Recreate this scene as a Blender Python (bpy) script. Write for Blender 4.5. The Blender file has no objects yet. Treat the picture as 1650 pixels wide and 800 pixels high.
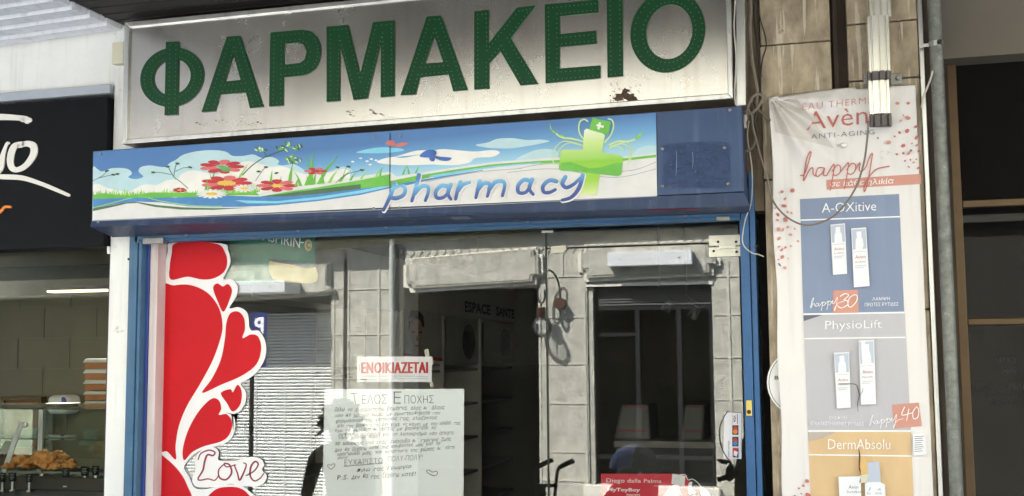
import bpy, bmesh, math, random
from mathutils import Vector, Matrix
random.seed(7)
R = math.radians
S = bpy.context.scene
COL = S.collection

# ------------------------------------------------------------------ camera
CAM = Vector((0.0, -5.0, 1.65))
FPX = 1800.0                                   # focal length in photo pixels (1650 wide)
YAW, PITCH, ROLL = R(-15.5), R(5.4), R(-0.45)
FW = Vector((math.sin(YAW)*math.cos(PITCH), math.cos(YAW)*math.cos(PITCH), math.sin(PITCH)))
_r = Vector((math.cos(YAW), -math.sin(YAW), 0))
_u = _r.cross(FW)
RI = _r*math.cos(ROLL) + _u*math.sin(ROLL)
UP = -_r*math.sin(ROLL) + _u*math.cos(ROLL)
cd = bpy.data.cameras.new('camera')
cam = bpy.data.objects.new('camera', cd)
COL.objects.link(cam)
cd.sensor_width = 36.0
cd.lens = FPX/1650*36.0
cd.clip_start = 0.05
cd.clip_end = 500
cam.matrix_world = Matrix(((RI.x, UP.x, -FW.x, CAM.x), (RI.y, UP.y, -FW.y, CAM.y), (RI.z, UP.z, -FW.z, CAM.z), (0, 0, 0, 1)))
S.camera = cam

# ------------------------------------------------------------------ sky, sun, exposure
SUN_EL, SUN_AZ = 47.0, 40.0                    # sun stands behind the shop, to the left: its light travels to -y, +x, down
w = bpy.data.worlds.new('World')
S.world = w
w.use_nodes = True
nt = w.node_tree
sky = nt.nodes.new('ShaderNodeTexSky')
sky.sky_type = 'NISHITA'
sky.sun_disc = False
sky.sun_elevation = R(SUN_EL)
sky.sun_rotation = R(-SUN_AZ)
sky.air_density = 1.0
sky.dust_density = 2.0
nt.links.new(sky.outputs[0], nt.nodes['Background'].inputs[0])
nt.nodes['Background'].inputs[1].default_value = 0.12
sl = bpy.data.lights.new('sun', 'SUN')
sl.energy = 4.9
sl.angle = R(0.5)
sl.color = (1.0, 0.98, 0.945)
so = bpy.data.objects.new('sun', sl)
COL.objects.link(so)
ld = Vector((math.sin(R(SUN_AZ))*math.cos(R(SUN_EL)), -math.cos(R(SUN_AZ))*math.cos(R(SUN_EL)), -math.sin(R(SUN_EL))))
so.rotation_euler = ld.to_track_quat('-Z', 'Y').to_euler()
so.location = (0, 0, 12)
S.view_settings.view_transform = 'Standard'
S.view_settings.look = 'None'
S.view_settings.gamma = 1
S.view_settings.exposure = 2.88
S.render.engine = 'CYCLES'
S.cycles.use_denoising = True
S.cycles.max_bounces = 10
S.cycles.transparent_max_bounces = 16
S.cycles.sample_clamp_indirect = 6

# ------------------------------------------------------------------ helpers
GY = 0.12                                      # plane of the shop glass
OY = -8.6                                      # plane of the building across the street

def at(px, py, Y):
    """the point of the vertical plane y = Y seen at photo pixel (px, py)"""
    d = FW*FPX + RI*(px-825) - UP*(py-400)
    return CAM + d*((Y-CAM.y)/d.y)

def mir(px, py, Y):
    """the point of plane y = Y whose reflection in the shop glass is seen at (px, py)"""
    p = at(px, py, 2*GY-Y)
    return Vector((p.x, Y, p.z))

def srgb(c):
    return tuple(((v/255)/12.92 if v/255 <= 0.04045 else ((v/255+0.055)/1.055)**2.4) for v in c)

def mat(name, rgb, rough=0.6, metal=0.0, var=0.12, scale=5.0, bump=0.0, bscale=40.0, streak=None, sfac=0.5, spot=None,
        spec=0.5, stretch=(1, 1, 1), emit=None, estr=0.0, coat=0.0, rvar=0.0, sth=(0.52, 0.72), sscale=1.6, bdetail=5):
    m = bpy.data.materials.new(name)
    m.use_nodes = True
    n, l = m.node_tree.nodes, m.node_tree.links
    b = n['Principled BSDF']
    base = srgb(rgb)
    tc = n.new('ShaderNodeTexCoord')
    mp = n.new('ShaderNodeMapping')
    mp.inputs['Scale'].default_value = stretch
    l.new(tc.outputs['Object'], mp.inputs[0])
    nz = n.new('ShaderNodeTexNoise')
    nz.inputs['Scale'].default_value = scale
    nz.inputs['Detail'].default_value = 6
    nz.inputs['Roughness'].default_value = 0.62
    l.new(mp.outputs[0], nz.inputs['Vector'])
    rp = n.new('ShaderNodeValToRGB')
    e = rp.color_ramp.elements
    e[0].position, e[1].position = 0.3, 0.7
    e[0].color = tuple(max(0, v*(1-var)) for v in base)+(1,)
    e[1].color = tuple(min(1, v*(1+var)) for v in base)+(1,)
    l.new(nz.outputs['Fac'], rp.inputs[0])
    out = rp.outputs[0]
    if streak:                                  # stains that run down the surface
        m2 = n.new('ShaderNodeMapping')
        m2.inputs['Scale'].default_value = (14, 14, 0.9)
        l.new(tc.outputs['Object'], m2.inputs[0])
        n2 = n.new('ShaderNodeTexNoise')
        n2.inputs['Scale'].default_value = sscale
        n2.inputs['Detail'].default_value = 5
        l.new(m2.outputs[0], n2.inputs['Vector'])
        r2 = n.new('ShaderNodeMapRange')
        r2.inputs[1].default_value, r2.inputs[2].default_value = sth
        r2.inputs[3].default_value, r2.inputs[4].default_value = 0, sfac
        l.new(n2.outputs['Fac'], r2.inputs[0])
        mx = n.new('ShaderNodeMix')
        mx.data_type = 'RGBA'
        l.new(r2.outputs[0], mx.inputs['Factor'])
        l.new(out, mx.inputs['A'])
        mx.inputs['B'].default_value = srgb(streak)+(1,)
        out = mx.outputs['Result']
    if spot:                                    # specks of dirt or chipped paint
        n3 = n.new('ShaderNodeTexNoise')
        n3.inputs['Scale'].default_value = spot[1]
        n3.inputs['Detail'].default_value = 8
        n3.inputs['Roughness'].default_value = 0.7
        l.new(tc.outputs['Object'], n3.inputs['Vector'])
        r3 = n.new('ShaderNodeMapRange')
        r3.inputs[1].default_value, r3.inputs[2].default_value = spot[2], spot[2]+0.05
        r3.inputs[4].default_value = spot[3]
        l.new(n3.outputs['Fac'], r3.inputs[0])
        mx = n.new('ShaderNodeMix')
        mx.data_type = 'RGBA'
        l.new(r3.outputs[0], mx.inputs['Factor'])
        l.new(out, mx.inputs['A'])
        mx.inputs['B'].default_value = srgb(spot[0])+(1,)
        out = mx.outputs['Result']
    l.new(out, b.inputs['Base Color'])
    b.inputs['Roughness'].default_value = rough
    if rvar:
        mr = n.new('ShaderNodeMapRange')
        mr.inputs[3].default_value, mr.inputs[4].default_value = max(0.02, rough-rvar), rough+rvar
        l.new(nz.outputs['Fac'], mr.inputs[0])
        l.new(mr.outputs[0], b.inputs['Roughness'])
    b.inputs['Metallic'].default_value = metal
    b.inputs['Specular IOR Level'].default_value = spec
    b.inputs['Coat Weight'].default_value = coat
    if bump:
        nb = n.new('ShaderNodeTexNoise')
        nb.inputs['Scale'].default_value = bscale
        nb.inputs['Detail'].default_value = bdetail
        l.new(mp.outputs[0], nb.inputs['Vector'])
        bp = n.new('ShaderNodeBump')
        bp.inputs['Strength'].default_value = bump
        bp.inputs['Distance'].default_value = 0.02
        l.new(nb.outputs['Fac'], bp.inputs['Height'])
        l.new(bp.outputs[0], b.inputs['Normal'])
    if emit:
        b.inputs['Emission Color'].default_value = srgb(emit)+(1,)
        b.inputs['Emission Strength'].default_value = estr
    return m

def glass(name, refl, tint=(0.9, 0.93, 0.9), dirt=0.02, gcol=0.94):
    """window glass: mirror reflection over a tinted see-through pane, with a thin film of dust"""
    m = bpy.data.materials.new(name)
    m.use_nodes = True
    n, l = m.node_tree.nodes, m.node_tree.links
    for x in list(n):
        if x.type != 'OUTPUT_MATERIAL':
            n.remove(x)
    o = [x for x in n if x.type == 'OUTPUT_MATERIAL'][0]
    t = n.new('ShaderNodeBsdfTransparent')
    t.inputs[0].default_value = tint+(1,)
    g = n.new('ShaderNodeBsdfGlossy')
    g.inputs['Roughness'].default_value = 0.0
    g.inputs['Color'].default_value = (gcol, gcol, gcol, 1)
    tc = n.new('ShaderNodeTexCoord')
    nb = n.new('ShaderNodeTexNoise')
    nb.inputs['Scale'].default_value = 1.1
    nb.inputs['Detail'].default_value = 1
    l.new(tc.outputs['Object'], nb.inputs['Vector'])
    bp = n.new('ShaderNodeBump')
    bp.inputs['Strength'].default_value = 0.018
    bp.inputs['Distance'].default_value = 0.02
    l.new(nb.outputs['Fac'], bp.inputs['Height'])
    l.new(bp.outputs[0], g.inputs['Normal'])
    fr = n.new('ShaderNodeFresnel')
    fr.inputs['IOR'].default_value = 1.5
    mr = n.new('ShaderNodeMapRange')
    mr.inputs[1].default_value, mr.inputs[2].default_value = 0.04, 1.0
    mr.inputs[3].default_value, mr.inputs[4].default_value = refl, 1.0
    l.new(fr.outputs[0], mr.inputs[0])
    mx = n.new('ShaderNodeMixShader')
    l.new(mr.outputs[0], mx.inputs[0])
    l.new(t.outputs[0], mx.inputs[1])
    l.new(g.outputs[0], mx.inputs[2])
    df = n.new('ShaderNodeBsdfDiffuse')
    df.inputs[0].default_value = (0.6, 0.6, 0.55, 1)
    nd = n.new('ShaderNodeTexNoise')
    nd.inputs['Scale'].default_value = 3.5
    nd.inputs['Detail'].default_value = 9
    l.new(tc.outputs['Object'], nd.inputs['Vector'])
    md = n.new('ShaderNodeMapRange')
    md.inputs[1].default_value, md.inputs[2].default_value = 0.45, 0.8
    md.inputs[3].default_value, md.inputs[4].default_value = dirt*0.4, dirt*2.5
    l.new(nd.outputs['Fac'], md.inputs[0])
    m2 = n.new('ShaderNodeMixShader')
    l.new(md.outputs[0], m2.inputs[0])
    l.new(mx.outputs[0], m2.inputs[1])
    l.new(df.outputs[0], m2.inputs[2])
    l.new(m2.outputs[0], o.inputs[0])
    return m

def zramp(name, stops, rough=0.5, coat=0.0, k=0.0):
    """printed colour blend from bottom to top of the part (generated coordinates)"""
    m = mat(name, (200, 200, 200), rough=rough, coat=coat)
    n, l = m.node_tree.nodes, m.node_tree.links
    b = n['Principled BSDF']
    tc = n.new('ShaderNodeTexCoord')
    sp = n.new('ShaderNodeSeparateXYZ')
    l.new(tc.outputs['Generated'], sp.inputs[0])
    rp = n.new('ShaderNodeValToRGB')
    e = rp.color_ramp.elements
    while len(e) < len(stops):
        e.new(0.5)
    for q, (p, c) in enumerate(stops):
        e[q].position = p
        e[q].color = srgb(c)+(1,)
    ma = n.new('ShaderNodeMath'); ma.operation = 'MULTIPLY_ADD'
    l.new(sp.outputs['X'], ma.inputs[0]); ma.inputs[1].default_value = -k
    l.new(sp.outputs['Z'], ma.inputs[2])
    l.new(ma.outputs[0], rp.inputs[0])
    l.new(rp.outputs[0], b.inputs['Base Color'])
    return m

ORG = {}

class MB:
    def __init__(s):
        s.v, s.f, s.m, s.mats = [], [], [], []
    def mi(s, m):
        if m not in s.mats:
            s.mats.append(m)
        return s.mats.index(m)
    def add(s, vs, fs, m):
        k = len(s.v)
        s.v += [Vector(v) for v in vs]
        for f in fs:
            s.f.append([k+i for i in f])
            s.m.append(s.mi(m))
        return s
    def box(s, x0, x1, y0, y1, z0, z1, m):
        x0, x1 = min(x0, x1), max(x0, x1)
        y0, y1 = min(y0, y1), max(y0, y1)
        z0, z1 = min(z0, z1), max(z0, z1)
        vs = [(x0, y0, z0), (x1, y0, z0), (x1, y1, z0), (x0, y1, z0), (x0, y0, z1), (x1, y0, z1), (x1, y1, z1), (x0, y1, z1)]
        return s.add(vs, [(0, 3, 2, 1), (4, 5, 6, 7), (0, 1, 5, 4), (1, 2, 6, 5), (2, 3, 7, 6), (3, 0, 4, 7)], m)
    def prism(s, pts, dv, m):
        """polygon given in 3D, given the thickness vector dv"""
        pts = [Vector(p) for p in pts]
        n = len(pts)
        dv = Vector(dv)
        nor = Vector((0, 0, 0))
        for i in range(n):
            a, b = pts[i], pts[(i+1) % n]
            nor += a.cross(b)
        if nor.dot(dv) > 0:
            pts.reverse()
        vs = pts+[p+dv for p in pts]
        fs = [list(range(n)), list(range(2*n-1, n-1, -1))]
        for i in range(n):
            j = (i+1) % n
            fs.append([j, i, i+n, j+n])
        return s.add(vs, fs, m)
    def face(s, pts, m, toward=(0, -1, 0)):
        pts = [Vector(p) for p in pts]
        nor = Vector((0, 0, 0))
        for i in range(len(pts)):
            nor += pts[i].cross(pts[(i+1) % len(pts)])
        if nor.dot(Vector(toward)) < 0:
            pts.reverse()
        return s.add(pts, [list(range(len(pts)))], m)
    def tube(s, pts, r, m, n=8, cap=True):
        pts = [Vector(p) for p in pts]
        rs = r if isinstance(r, (list, tuple)) else [r]*len(pts)
        vs, fs = [], []
        t0 = (pts[1]-pts[0]).normalized()
        a = t0.orthogonal().normalized()
        for i, p in enumerate(pts):
            t = (pts[min(i+1, len(pts)-1)]-pts[max(i-1, 0)])
            t = t.normalized() if t.length > 1e-9 else t0
            a = (a-t*a.dot(t))
            a = a.normalized() if a.length > 1e-6 else t.orthogonal().normalized()
            b = t.cross(a)
            for k in range(n):
                an = 2*math.pi*k/n
                vs.append(p+(a*math.cos(an)+b*math.sin(an))*rs[i])
        for i in range(len(pts)-1):
            for k in range(n):
                q = (k+1) % n
                fs.append((i*n+k, i*n+q, (i+1)*n+q, (i+1)*n+k))
        if cap:
            fs.append(list(range(n-1, -1, -1)))
            fs.append([(len(pts)-1)*n+k for k in range(n)])
        return s.add(vs, fs, m)
    def lathe(s, c, prof, m, n=20, axis='z'):
        """profile of (radius, height) turned round an axis through c"""
        vs, fs = [], []
        for r, h in prof:
            for k in range(n):
                an = 2*math.pi*k/n
                x, y = r*math.cos(an), r*math.sin(an)
                vs.append(Vector(c)+(Vector((x, y, h)) if axis == 'z' else Vector((x, h, y)) if axis == 'y' else Vector((h, x, y))))
        for i in range(len(prof)-1):
            for k in range(n):
                q = (k+1) % n
                fs.append((i*n+k, i*n+q, (i+1)*n+q, (i+1)*n+k))
        fs.append(list(range(n-1, -1, -1)))
        fs.append([(len(prof)-1)*n+k for k in range(n)])
        return s.add(vs, fs, m)
    def build(s, name, parent=None, bevel=0.0, smooth=False, seg=2, label=None):
        me = bpy.data.meshes.new(name)
        xs = [v.x for v in s.v]; ys = [v.y for v in s.v]; zs = [v.z for v in s.v]
        if parent is not None:
            o0 = ORG[parent.name]
        else:
            o0 = Vector(((min(xs)+max(xs))/2, (min(ys)+max(ys))/2, min(zs)))
        me.from_pydata([v-o0 for v in s.v], [], s.f)
        for m in s.mats:
            me.materials.append(m)
        me.polygons.foreach_set('material_index', s.m)
        if smooth:
            me.polygons.foreach_set('use_smooth', [True]*len(s.f))
        me.update()
        if smooth:
            bm = bmesh.new()
            bm.from_mesh(me)
            bmesh.ops.recalc_face_normals(bm, faces=bm.faces)
            bm.to_mesh(me)
            bm.free()
            try:
                me.set_sharp_from_angle(angle=R(40))
            except Exception:
                pass
        o = bpy.data.objects.new(name, me)
        COL.objects.link(o)
        if parent is not None:
            o.parent = parent
        else:
            o.location = o0
        ORG[o.name] = o0
        if bevel:
            b = o.modifiers.new('bevel', 'BEVEL')
            b.width = bevel
            b.segments = seg
            b.limit_method = 'ANGLE'
            b.angle_limit = R(50)
        if label:
            o['label'] = label
        return o

def thing(name, label, cat, loc, group=None):
    o = bpy.data.objects.new(name, None)
    o.empty_display_size = 0.1
    COL.objects.link(o)
    o.location = loc
    ORG[o.name] = Vector(loc)
    return tag(o, label, cat, group)

def tag(o, label=None, cat=None, group=None, kind=None):
    if label: o['label'] = label
    if cat: o['category'] = cat
    if group: o['group'] = group
    if kind: o['kind'] = kind
    return o

def copy_thing(o, dx, label, group=None, scale=None, rz=None):
    c = o.copy()
    COL.objects.link(c)
    c.location = o.location+Vector(dx)
    if scale: c.scale = scale
    if rz is not None: c.rotation_euler.z = rz
    c['label'] = label
    if group: c['group'] = group
    for ch in list(o.children):
        d = ch.copy()
        COL.objects.link(d)
        d.parent = c
        for g in ch.children:
            h = g.copy()
            COL.objects.link(h)
            h.parent = d
    return c

def cat_rom(pts, closed=False, n=6):
    P = [Vector(p) for p in pts]
    out = []
    k = len(P)
    rng = range(k) if closed else range(k-1)
    for i in rng:
        p0 = P[(i-1) % k] if closed or i > 0 else P[0]
        p1 = P[i]
        p2 = P[(i+1) % k]
        p3 = P[(i+2) % k] if closed or i+2 < k else P[-1]
        for j in range(n):
            t = j/n
            out.append(0.5*((2*p1)+(p2-p0)*t+(2*p0-5*p1+4*p2-p3)*t*t+(3*p1-p0-3*p2+p3)*t**3))
    if not closed:
        out.append(P[-1])
    return out

def ell(cx, cy, rx, ry, rot=0, n=16, shear=0.0):
    o = []
    c, s = math.cos(R(rot)), math.sin(R(rot))
    for k in range(n):
        a = 2*math.pi*k/n
        x, y = rx*math.cos(a), ry*math.sin(a)
        X = c*x-s*y
        o.append((cx+X, cy+s*x+c*y+shear*X))
    return o

class Print:
    """flat printed or cut-out shapes laid on the plane y = Y, drawn in photo pixels and stacked in thin layers"""
    def __init__(s, Y, step=0.00012, tr=None, thick=0.0, disp=None, xmin=None):
        s.xmin = xmin
        s.Y, s.step, s.L, s.mb, s.tr, s.thick, s.disp = Y, step, 0, MB(), tr, thick, disp
    def P(s, p):
        if s.xmin is not None and p[0] < s.xmin: p = (s.xmin, p[1])
        if s.tr: p = s.tr(p[0], p[1])
        y = s.Y-s.L*s.step
        if s.disp: y -= s.disp(p[0], p[1])
        return at(p[0], p[1], y)
    def up(s, k=1):
        s.L += k
        return s
    def poly(s, pts, m, up=1, thick=None):
        s.L += up
        t = s.thick if thick is None else thick
        if t:
            s.mb.prism([s.P(p)+Vector((0, -t, 0)) for p in pts], (0, t, 0), m)
        else:
            s.mb.face([s.P(p) for p in pts], m)
        return s
    def smooth(s, pts, m, up=1, n=6, thick=None):
        return s.poly([(v[0], v[1]) for v in cat_rom([(p[0], p[1], 0) for p in pts], True, n)], m, up, thick)
    def stroke(s, pts, wd, m, up=1, curve=True, n=5):
        s.L += up
        P = cat_rom([(p[0], p[1], 0) for p in pts], False, n) if curve and len(pts) > 2 else [Vector((p[0], p[1], 0)) for p in pts]
        Q = [P[0]]
        for p in P[1:]:
            if (p-Q[-1]).length > 1e-4: Q.append(p)
        P = Q
        if len(P) < 2: return s
        ws = wd if isinstance(wd, (list, tuple)) else [wd]
        wf = lambda t: ws[0] if len(ws) == 1 else ws[min(int(t*(len(ws)-1)), len(ws)-2)]*(1-(t*(len(ws)-1)-min(int(t*(len(ws)-1)), len(ws)-2)))+ws[min(int(t*(len(ws)-1)), len(ws)-2)+1]*(t*(len(ws)-1)-min(int(t*(len(ws)-1)), len(ws)-2))
        lf, rt = [], []
        for i, p in enumerate(P):
            t = (P[min(i+1, len(P)-1)]-P[max(i-1, 0)])
            t = t.normalized() if t.length > 1e-6 else Vector((1, 0, 0))
            nn = Vector((-t.y, t.x, 0))
            h = wf(i/(len(P)-1))/2
            lf.append(p+nn*h)
            rt.append(p-nn*h)
        for i in range(len(P)-1):
            s.mb.face([s.P(q) for q in (lf[i], lf[i+1], rt[i+1], rt[i])], m)
        for e, (a, b) in ((0, (lf[0], rt[0])), (1, (rt[-1], lf[-1]))):
            c = (a+b)/2
            r = (a-b).length/2
            if r < 0.6: continue
            a0 = math.atan2((a-c).y, (a-c).x)
            s.mb.face([s.P(c+Vector((math.cos(a0+math.pi*k/6), math.sin(a0+math.pi*k/6), 0))*r) for k in range(7)], m)
        return s
    def text(s, body, quad, m, up=1, offset=0.0, space=1.0, res=2, jitter=0):
        """lettering fitted between the corners top-left, top-right, bottom-right, bottom-left"""
        s.L += up
        vs, fs = text_mesh(body, offset, space, res)
        for f in fs:
            pass
        TL, TR, BR, BL = [Vector((q[0], q[1], 0)) for q in quad]
        out = []
        for x, y in vs:
            t, b = TL.lerp(TR, x), BL.lerp(BR, x)
            q = b.lerp(t, y)
            if jitter:
                q.y += jitter*math.sin(x*37+y*3)+0.6*jitter*math.sin(x*91)
            out.append(s.P(q))
        k = len(s.mb.v)
        s.mb.v += out
        for f in fs:
            a = [out[i] for i in f]
            nor = (a[1]-a[0]).cross(a[2]-a[0])
            ff = list(f)
            if nor.y > 0: ff.reverse()
            s.mb.f.append([k+i for i in ff])
            s.mb.m.append(s.mb.mi(m))
        return s

_tc = {}
def text_mesh(body, offset=0.0, space=1.0, res=2):
    body = body.replace('κ', 'k').replace('Κ', 'K').replace('π', 'n')   # these glyphs of the built-in font do not fill cleanly
    key = (body, offset, space, res)
    if key in _tc: return _tc[key]
    c = bpy.data.curves.new('t', 'FONT')
    c.body = body
    c.offset = offset
    c.space_character = space
    c.resolution_u = res
    c.fill_mode = 'FRONT'
    o = bpy.data.objects.new('t', c)
    COL.objects.link(o)
    dg = bpy.context.evaluated_depsgraph_get()
    me = bpy.data.meshes.new_from_object(o.evaluated_get(dg))
    vs = [(v.co.x, v.co.y) for v in me.vertices]
    fs = [tuple(p.vertices) for p in me.polygons]
    bpy.data.objects.remove(o)
    bpy.data.curves.remove(c)
    bpy.data.meshes.remove(me)
    x0, x1 = min(v[0] for v in vs), max(v[0] for v in vs)
    y0, y1 = min(v[1] for v in vs), max(v[1] for v in vs)
    _tc[key] = ([((x-x0)/(x1-x0), (y-y0)/(y1-y0)) for x, y in vs], fs)
    return _tc[key]

def pbox(mb, a, b, Y, depth, m):
    """upright box between two photo pixels, front on plane Y"""
    p, q = at(a[0], a[1], Y), at(b[0], b[1], Y)
    return mb.box(p.x, q.x, Y, Y+depth, p.z, q.z, m)

def pprism(mb, pts, Y, depth, m):
    return mb.prism([at(p[0], p[1], Y) for p in pts], (0, depth, 0), m)

def z1(x, y): return (x/2.0, y/2.0)
def z2(x, y): return (x/1.905, 380+y/1.905)
def z3(x, y): return (140+x/2.946, 180+y/2.946)
def z4(x, y): return (600+x/2.578, 160+y/2.578)
def z5(x, y): return (180+x/3.173, y/3.173)
def z6(x, y): return (680+x/2.946, y/2.946)
def zh(x, y): return (200+x/1.8605, 370+y/1.8605)
def zp(x, y): return (1200+x/2.285, 130+y/2.285)
def zq(x, y): return (1200+x/2.353, 460+y/2.353)
def zr(x, y): return (1180+x/3.479, y/3.479)
def zc(x, y): return (1170+x/2.667, 150+y/2.667)
def zt(x, y): return (1380+x/3.8125, y/3.8125)
def zn(x, y): return (500+x/3.333, 560+y/3.333)
def zd(x, y): return (960+x/8.684, 740+y/8.684)
def zv(x, y): return (840+x/3.636, 580+y/3.636)
def zb(x, y): return (x/5.0, 640+y/5.0)
def zl(x, y): return (820+x/5.717, 420+y/5.717)

# ------------------------------------------------------------------ materials
M = {}
M['plaster'] = mat('white_plaster', (236, 236, 233), 0.75, var=0.05, scale=3, bump=0.10, bscale=60, streak=(170, 165, 150), sfac=0.22, spot=((160, 154, 142), 6, 0.655, 0.55))
M['plaster_grey'] = mat('grey_plaster', (176, 182, 192), 0.7, var=0.08, bump=0.1)
M['brown_wall'] = mat('dirty_brown_wall', (112, 98, 78), 0.8, var=0.3, scale=7, bump=0.25, streak=(60, 50, 40), sfac=0.7)
M['upper'] = mat('upper_render', (190, 184, 170), 0.8, var=0.1, bump=0.1)
M['stone'] = mat('travertine', (166, 151, 128), 0.65, var=0.42, scale=5.0, bump=0.3, bscale=10, streak=(220, 208, 188), sfac=0.6, spot=((88, 70, 52), 5, 0.64, 0.8), stretch=(2.6, 2.6, 1.3), sth=(0.575, 0.61), sscale=3.2)
M['stone_dark'] = mat('dark_stone_gap', (62, 52, 42), 0.85, var=0.3, streak=(110, 98, 80), sfac=0.5)
M['dark'] = mat('dark_recess', (26, 21, 17), 0.9, var=0.2)
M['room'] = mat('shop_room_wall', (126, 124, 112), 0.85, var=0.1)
M['floor'] = mat('shop_floor', (120, 116, 105), 0.5, var=0.1)
M['soffit'] = mat('pale_soffit_slat', (240, 242, 248), 0.5, var=0.06, streak=(150, 150, 155), sfac=0.3)
M['soffit_dk'] = mat('dark_soffit_slat', (42, 38, 36), 0.7, var=0.2)
M['alu_sign'] = mat('brushed_aluminium_sheet', (208, 205, 200), 0.26, 0.95, var=0.08, scale=2.5, bump=0.75, bscale=1.1, bdetail=0.6, streak=(176, 160, 140), sfac=0.25, rvar=0.08)
M['alu'] = mat('aluminium_profile', (214, 214, 212), 0.32, 0.9, var=0.06, scale=12, bump=0.05, streak=(150, 145, 136), sfac=0.4)
M['led_green'] = mat('green_sign_plastic', (10, 66, 36), 0.5, var=0.12, scale=4, spec=0.3, spot=((44, 88, 62), 6, 0.68, 0.4))
M['led_dot'] = mat('led_lens', (98, 138, 96), 0.3, var=0.1)
M['rust'] = mat('brown_dirt_crust', (84, 68, 56), 0.95, var=0.4, scale=30, bump=0.5)
M['navy'] = mat('faded_navy_paint', (46, 62, 94), 0.5, var=0.16, scale=6, bump=0.05, streak=(92, 104, 130), sfac=0.35, spot=((120, 116, 112), 10, 0.69, 0.6))
M['navy_panel'] = mat('scuffed_blue_sheet', (50, 74, 112), 0.5, var=0.12, scale=5, streak=(92, 108, 140), sfac=0.4, spot=((96, 92, 92), 8, 0.64, 0.4))
M['grime'] = mat('glue_residue', (74, 76, 92), 0.9, var=0.5, scale=24, bump=0.2, streak=(120, 120, 130), sfac=0.6)
M['blue'] = mat('blue_metal_paint', (44, 92, 142), 0.45, var=0.12, scale=5, spot=((128, 116, 104), 14, 0.71, 0.6), streak=(40, 70, 105), sfac=0.5)
M['blue_dusty'] = mat('dusty_blue_metal', (62, 104, 138), 0.55, var=0.14, scale=5, spot=((150, 140, 128), 12, 0.66, 0.6), streak=(104, 116, 124), sfac=0.55)
M['royal'] = mat('royal_blue_trim', (56, 74, 146), 0.4, var=0.1, spot=((50, 50, 60), 10, 0.7, 0.5))
M['offwhite'] = mat('offwhite_frame', (222, 210, 208), 0.5, var=0.06, streak=(170, 150, 145), sfac=0.4)
M['steel'] = mat('brushed_steel', (206, 206, 200), 0.28, 0.95, var=0.06, scale=20)
M['steel_worn'] = mat('worn_patch_fitting', (226, 222, 206), 0.4, 0.35, var=0.12, scale=9, spot=((140, 124, 92), 9, 0.64, 0.6))
M['black_metal'] = mat('black_metal', (24, 24, 25), 0.45, var=0.15)
M['black_sign'] = mat('black_sign_board', (20, 21, 25), 0.6, var=0.12, scale=2, spec=0.12)
M['white_letter'] = mat('white_raised_letter', (236, 232, 224), 0.4, var=0.03)
M['orange'] = mat('orange_letter', (232, 130, 40), 0.45, var=0.05)
M['glass'] = glass('shop_glass', 0.075, (0.985, 0.99, 0.985), 0.004)
M['glass_bakery'] = glass('bakery_glass', 0.0, (0.94, 0.96, 0.93), 0.002, 0.35)
M['glass_case'] = glass('case_glass', 0.05, (0.86, 0.93, 0.9), 0.01)
M['glass_door'] = glass('entrance_glass', 0.012, (0.5, 0.48, 0.45), 0.001, 0.7)
M['paper'] = mat('notice_paper', (248, 252, 255), 0.8, var=0.02, scale=3)
M['paper2'] = mat('label_paper', (240, 240, 244), 0.7, var=0.02)
M['ink'] = mat('pen_ink', (50, 56, 66), 0.8, var=0.1)
M['ink_grey'] = mat('pale_ink', (150, 150, 155), 0.8)
M['red_print'] = mat('red_print', (196, 44, 40), 0.7, var=0.06)
M['heart'] = mat('red_vinyl', (200, 20, 32), 0.6, spec=0.25, var=0.07, scale=3, bump=0.12, bscale=12, spot=((214, 60, 66), 9, 0.68, 0.4))
M['vinyl'] = mat('white_vinyl', (240, 238, 238), 0.45, var=0.02, scale=3)
M['love'] = mat('dark_red_line', (140, 40, 64), 0.5)
M['tape'] = mat('yellowed_tape', (216, 212, 190), 0.6, var=0.08)
M['cable_grey'] = mat('grey_cable', (126, 116, 104), 0.6, var=0.15, spot=((70, 62, 54), 30, 0.62, 0.6))
M['cable_white'] = mat('dirty_white_cable', (196, 190, 178), 0.6, var=0.12)
M['cable_black'] = mat('dark_cable', (46, 42, 40), 0.6, var=0.15)
M['galv'] = mat('galvanised_pipe', (124, 126, 120), 0.55, 0.35, var=0.35, scale=30, bump=0.08, spot=((176, 176, 168), 22, 0.62, 0.6), streak=(84, 76, 66), sfac=0.5)
M['conduit'] = mat('old_white_aluminium', (240, 238, 228), 0.26, 0.6, var=0.08, scale=8, spot=((120, 108, 88), 16, 0.655, 0.8), streak=(200, 192, 170), sfac=0.4)
M['conduit_dk'] = mat('dark_cap_shaded_band', (96, 90, 88), 0.6, var=0.2, scale=10)  # dark end cap, and a band with its bracket's shade in the colour
M['zinc'] = mat('zinc_bracket', (150, 150, 146), 0.45, 0.8, var=0.2, scale=20)
M['brass'] = mat('brass_lock', (206, 182, 104), 0.35, 0.8, var=0.1)
M['bronze'] = mat('bronze_aluminium', (88, 70, 48), 0.4, 0.55, var=0.14, scale=8)
M['beige'] = mat('beige_fascia', (112, 104, 92), 0.7, var=0.06, scale=2)
M['banner'] = mat('banner_vinyl', (232, 228, 226), 0.5, var=0.03, scale=3, bump=0.3, bscale=2.2, stretch=(2.4, 2.4, 1), streak=(196, 190, 186), sfac=0.3, spot=((160, 150, 140), 9, 0.66, 0.4))
M['coral'] = mat('coral_print', (210, 150, 134), 0.55, var=0.05)
M['coral_dk'] = mat('rose_print', (196, 116, 108), 0.55, var=0.1)
M['banner_blue'] = mat('banner_blue_print', (130, 144, 172), 0.55, var=0.05, scale=2, bump=0.3, bscale=2.2, stretch=(2.4, 2.4, 1), streak=(148, 162, 188), sfac=0.2)
M['banner_grey'] = mat('banner_grey_print', (190, 188, 194), 0.55, var=0.04, scale=2, bump=0.3, bscale=2.2, stretch=(2.4, 2.4, 1))
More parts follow.
